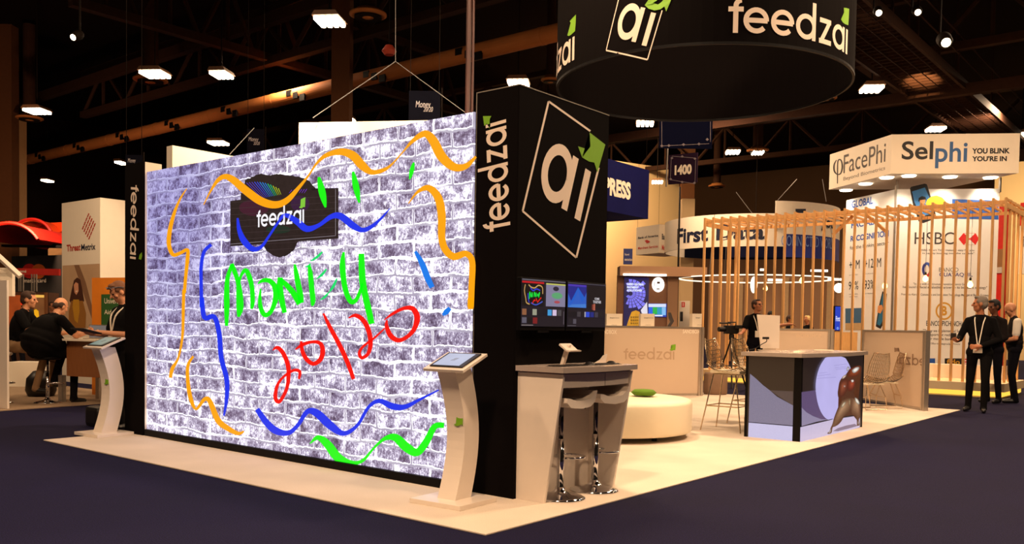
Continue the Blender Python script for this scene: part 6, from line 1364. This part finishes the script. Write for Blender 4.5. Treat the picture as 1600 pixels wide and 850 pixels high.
STAND = dict(pelvis=(0, 0, .96), chest=(0, 0, 1.27), neck=(0, -.01, 1.50), head=(0, .02, 1.655), sl=(-.168, -.01, 1.405), sr=(.168, -.01, 1.405), el=(-.25, -.03, 1.12), er=(.25, -.03, 1.12), wl=(-.24, .05, .90), wr=(.24, .05, .90),
             hl=(-.09, 0, .92), hr=(.09, 0, .92), kl=(-.11, .02, .50), kr=(.11, .02, .50), al=(-.11, -.03, .085), ar=(.11, -.03, .085), tl=(-.13, .12, .036), tr=(.13, .12, .036))
def lanyard(t, g, H, S, fw, up, badge=True, dz=-.42, w=.055, out=.135):
    n = g['neck']; c = n+up*dz*S+fw*out*S; sd = fw.cross(up).normalized(); bm = bmesh.new()
    for s_ in (-1, 1):
        pts = [n+sd*s_*.05*S-fw*.03*S+up*.02*S, n+sd*s_*.07*S+fw*.05*S-up*.05*S, n+sd*s_*.055*S+fw*(out-.015)*S-up*.15*S, c+sd*s_*.01*S]
        tube(bm, [Vector(v) for v in smooth_path([tuple(p) for p in pts], 4)], .009*S, 4)
    obj('lanyard', bm, M_offwhite, t)
    if badge:
        bm = B(-w, w, -.004, .004, -.14, 0); q = Matrix((sd, fw, up)).transposed().to_4x4(); q.translation = c+fw*.012*S; bmesh.ops.transform(bm, matrix=q, verts=bm.verts); obj('name_badge', bm, M_offwhite, t)
def facing(dx, dy): return math.atan2(dy, dx)-math.pi/2    # rotation that turns +y to (dx, dy)
RI = Vector((CR.x, CR.y, 0)).normalized(); FW = Vector((CF.x, CF.y, 0)).normalized()
def face_dir(r, f): v = RI*r+FW*f; return facing(v.x, v.y)
# grey haired man at the right with a phone, body towards viewer-left, head turned left
P = dict(STAND); P.update(er=(.28, .02, 1.13), wr=(.27, .28, 1.10), el=(-.27, .02, 1.12), wl=(-.05, .20, 1.02), kl=(-.10, .05, .5), kr=(.12, -.02, .5), ar=(.15, -.10, .085), tr=(.17, .06, .036), al=(-.09, .04, .085), tl=(-.12, .19, .036), face=(.97, .25, .02), head=(.01, .03, 1.66))
P['hrd'] = (.15, 1, .05); P['hrn'] = (0, 0, 1); P['hld'] = (1, .25, -.1); P['hln'] = (0, -1, 0)
def acc1(t, g, H, S, fw, up):
    lanyard(t, g, H, S, fw, up, dz=-.46, w=.07)
def hold(g): pass
p1 = on_z(1527, 644)
m1 = person('grey haired man in dark clothes with a white lanyard, holding a phone', (p1.x, p1.y, 0), face_dir(-.60, -.8), P, dict(skin=sk2, hair=greyh, shirt=blk, pants=blk, shoe=shoe, long=True, curl=.5), 1.09, .009, acc=acc1)
S_ = 1.09; w_ = Vector(P['wr'])*S_+Vector((.15, 1, .05)).normalized()*.10*S_
t = thing('mobile_phone', 'black mobile phone in the hand of the grey haired man', 'phone', m1.matrix_basis @ (w_+Vector((.01, .05, .055))), m1.rotation_euler[2]+.2)
t.rotation_euler[0] = R_(40); obj('phone_body', B(-.042, .042, -.08, .09, -.006, .008, bev=.003), M_rub, t)
# man half hidden behind him
P = dict(STAND); P.update(face=(.2, 1, -.12), el=(-.24, .03, 1.13), wl=(-.1, .25, 1.05), er=(.24, .03, 1.13), wr=(.1, .25, 1.05))
p2 = on_z(1549, 630)
person('dark haired man in a dark jacket half hidden behind the grey haired man', (p2.x, p2.y, 0), face_dir(-.8, -.35), P, dict(skin=sk3, hair=blkh, shirt=chr_, pants=jean, shoe=shoe, long=True), 1.10, .012)
# bald bearded man in a waistcoat
P = dict(STAND); P.update(head=(0, .075, 1.62), face=(.05, .85, -.55), crown=(0, .5, 1), neck=(0, .03, 1.49), el=(-.25, .02, 1.12), wl=(-.12, .26, 1.06), er=(.24, .02, 1.12), wr=(.10, .26, 1.06), kl=(-.1, .04, .5), tl=(-.12, .15, .036))
p3 = on_z(1582, 630)
person('bald bearded man in a dark waistcoat over a white shirt, looking down', (p3.x, p3.y, 0), face_dir(-.85, .35), P, dict(skin=sk1, hair=ging, shirt=chr_, sleeve=whs, pants=jean, shoe=shoe, beard=True), 1.10, .010, bald='beard', fat=.015)
# cameraman with tripod
P = dict(STAND); P.update(face=(.55, .8, .12), el=(-.27, .06, 1.18), wl=(-.42, .28, 1.10), er=(.40, .05, 1.32), wr=(.66, .10, 1.33))
P['hrd'] = (1, .1, 0); P['hld'] = (-.4, .8, .1)
def acc2(t, g, H, S, fw, up):
    lanyard(t, g, H, S, fw, up, dz=-.34, w=.075, out=.14)
    bm = bmesh.new()
    for s_ in (-1, 1):
        pts = [H(.034*s_+.022*math.cos(R_(a)), .102, .012+.016*math.sin(R_(a))) for a in range(0, 360, 30)]; tube(bm, pts, .003, 4, closed=True); tube(bm, [H(.056*s_, .1, .015), H(.08*s_, 0, .01)], .003, 4)
    tube(bm, [H(-.012, .104, .014), H(.012, .104, .014)], .003, 4); obj('glasses', bm, M_rub, t)
p4 = on_z(1179, 609)
person('cameraman in black with glasses and a lanyard, looking up beside the tripod', (p4.x, p4.y, 0), face_dir(.05, -1), {**P, 'face': (-.55, .8, .18), 'el': (-.37, .06, 1.26), 'wl': (-.60, .10, 1.30), 'er': (.27, .08, 1.16), 'wr': (.36, .26, 1.12), 'hld': (-1, .1, 0), 'hrd': (.5, .8, 0)}, dict(skin=sk2, hair=brnh, shirt=blk, pants=jean, shoe=shoe, curl=.4), 1.11, .011, acc=acc2)
p5 = on_z(1141, 606); t = thing('video_tripod', 'black video camera tripod left of the cameraman', 'tripod', (p5.x, p5.y, 0))
for a in (60, 180, 300): obj('leg', T([(0, 0, 1.12), (.12*math.cos(R_(a)), .12*math.sin(R_(a)), .75), (.42*math.cos(R_(a)), .42*math.sin(R_(a)), .015)], .02, 6), M_rub, t)
obj('fluid_head', L([(0, 1.08), (.06, 1.08), (.06, 1.2), (0, 1.22)], n=16), M_rub, t); obj('pan_handle', T([(0, 0, 1.16), (.18, .2, 1.0)], .012, 6), M_rub, t); obj('spreader', T([(.2, .12, .5), (-.22, 0, .5), (.2, -.2, .5), (.2, .12, .5)], .008, 5), M_rub, t)
t = thing('video_camera', 'black video camera with viewfinder mounted on the tripod', 'camera', (p5.x, p5.y, 1.21), math.atan2(CR.y, CR.x)+.3)
obj('camera_body', B(-.17, .15, -.07, .07, .0, .19, bev=.015), M_rub, t); bm = T([(-.17, 0, .1), (-.33, 0, .1)], .055, 14); obj('lens', bm, M_rub, t); obj('carry_handle', T([(-.1, 0, .19), (-.1, 0, .26), (.1, 0, .26), (.1, 0, .19)], .015, 6), M_rub, t); obj('viewfinder', B(.02, .2, -.12, -.07, .12, .2, bev=.01), M_rub, t); obj('microphone', T([(-.28, .05, .24), (.0, .05, .24)], .018, 8), M_rub, t)
# standing man with tablet at the left
P = dict(STAND); P.update(head=(0, .06, 1.64), face=(.12, .85, -.42), crown=(0, .42, 1), el=(-.26, .05, 1.13), wl=(-.05, .30, 1.16), er=(.26, .05, 1.13), wr=(.10, .30, 1.14))
P['hld'] = (.8, .5, .05); P['hln'] = (0, 0, 1); P['hrd'] = (-.3, .95, 0); P['hrn'] = (0, 0, 1)
def acc3(t, g, H, S, fw, up):
    lanyard(t, g, H, S, fw, up, dz=-.33, w=.05, out=.15)
    bm = bmesh.new()
    for s_ in (-1, 1):
        k = bmesh.new(); bmesh.ops.create_uvsphere(k, u_segments=12, v_segments=8, radius=1)
        for v in k.verts: v.co = H(.036*s_+v.co.x*.030, .088+v.co.y*.012, .085+v.co.z*.018)
        me = bpy.data.meshes.new('t'); k.to_mesh(me); k.free(); bm.from_mesh(me); bpy.data.meshes.remove(me)
        tube(bm, [H(.066*s_, .08, .088), H(.088*s_, .0, .07), H(.086*s_, -.05, .04)], .0055, 5)
    tube(bm, [H(-.07, .094, .098), H(0, .104, .094), H(.07, .094, .098)], .005, 5); obj('sunglasses', bm, mat('grey_shades', (96, 96, 104), .25), t, label='sunglasses pushed up on the head')
p6 = on_z(193, 670); S6 = 1.01
m6 = person('man in a black polo with sunglasses on his head, reading a tablet', (p6.x, p6.y, 0), face_dir(-.62, -.75), P, dict(skin=sk1, hair=mat('light_brown_hair', (110, 70, 44), .8), shirt=blk, pants=blk, shoe=shoe, curl=.6), S6, .009, acc=acc3, fat=.03)
tl = m6.matrix_basis @ (Vector((.02, .44, 1.17))*S6)
t = thing('tablet', 'dark tablet in the hands of the man in the black polo', 'tablet', tl, m6.rotation_euler[2]); bm = B(-.17, .17, -.11, .11, 0, .014, bev=.004); bmesh.ops.rotate(bm, matrix=Matrix.Rotation(R_(14), 3, 'X'), verts=bm.verts); obj('tablet_body', bm, M_rub, t)
# seated men
SIT = dict(pelvis=(0, 0, .80), chest=(0, .05, 1.08), neck=(0, .12, 1.30), head=(0, .17, 1.44), sl=(-.19, .10, 1.23), sr=(.19, .10, 1.23), el=(-.27, .22, 1.0), er=(.27, .22, 1.0), wl=(-.18, .46, 1.02), wr=(.18, .46, 1.02),
           hl=(-.10, .02, .78), hr=(.10, .02, .78), kl=(-.17, .42, .74), kr=(.17, .42, .74), al=(-.17, .36, .30), ar=(.17, .36, .30), tl=(-.17, .50, .24), tr=(.17, .50, .24))
P = dict(SIT); P.update(al=(-.16, .30, .36), ar=(.18, .40, .14), tl=(-.16, .44, .30), tr=(.18, .55, .08), face=(-.15, .9, -.3), crown=(0, .35, 1), chest=(0, .10, 1.06), neck=(0, .24, 1.27), head=(0, .31, 1.39), sl=(-.24, .20, 1.21), sr=(.24, .20, 1.21), er=(.33, .36, .99), wr=(.20, .60, 1.04), el=(-.33, .34, .99), wl=(-.14, .56, 1.04))
person('broad balding man in black leaning on the high table, seen from behind', (-14.34, 6.02, -.06), face_dir(.6, .8), P, dict(skin=sk1, hair=brnh, shirt=blk, pants=blk, shoe=shoe), 1.13, .011, bald='fringe', fat=.15)
P = dict(SIT); P.update(face=(0, 1, -.05), el=(-.24, .26, 1.02), wl=(-.10, .50, 1.18), er=(.25, .25, 1.0), wr=(.14, .52, 1.12), al=(-.15, .44, .26), ar=(.15, .30, .20), tl=(-.15, .6, .2), tr=(.15, .46, .14), kl=(-.15, .46, .72), kr=(.15, .44, .72))
P['hld'] = (.1, .7, .8); P['hrd'] = (0, .8, .6)
person('seated man in a black shirt and tan trousers gesturing with both hands', (-14.95, 5.95, .02), face_dir(.97, .2), P, dict(skin=sk1, hair=brnh, shirt=blk, pants=tan_, shoe=shoe), 1.10, .011, fat=.02)
P = dict(SIT); P.update(face=(.1, 1, -.1))
q_ = at(57, 560, 19.0); person('dark haired person sitting far behind between the two seated men', (q_.x, q_.y, -.05), face_dir(-.5, -.8), P, dict(skin=sk1, hair=blkh, shirt=blk, pants=jean, shoe=shoe), 1.0, .016)
q_ = at(82, 500, 21.5); person('bystander in dark clothes standing behind the balding man', (q_.x, q_.y, 0), face_dir(.6, -.7), STAND, dict(skin=sk2, hair=brnh, shirt=chr_, pants=jean, shoe=shoe, long=True), .96, .016)
for x, y, rr, lab, hc in ((1233, 490, 1, 'person in a black suit behind the middle partition, nearest the white computer', brnh), (1262, 488, -1, 'person in a black suit with pale hair behind the middle partition', mat('blond_hair', (220, 180, 120), .8)), (1204, 483, 1, 'dark haired visitor behind the raised arm of the cameraman', blkh)):
    q_ = at(x, 500, 26.5 if x != 1204 else 27); person(lab, (q_.x, q_.y, 0), face_dir(rr*.9, -.4), STAND, dict(skin=sk2, hair=hc, shirt=blk, pants=blk, shoe=shoe, long=True), .98 if x != 1204 else 1.05, .018)
# ------------------------------------------------------------------ repeats of one kind share a group
for o in SC.objects:
    k = o.name.split('.')[0]
    if o.parent is None and k in GROUPS and 'label' in o and 'group' not in o: o['group'] = GROUPS[k]
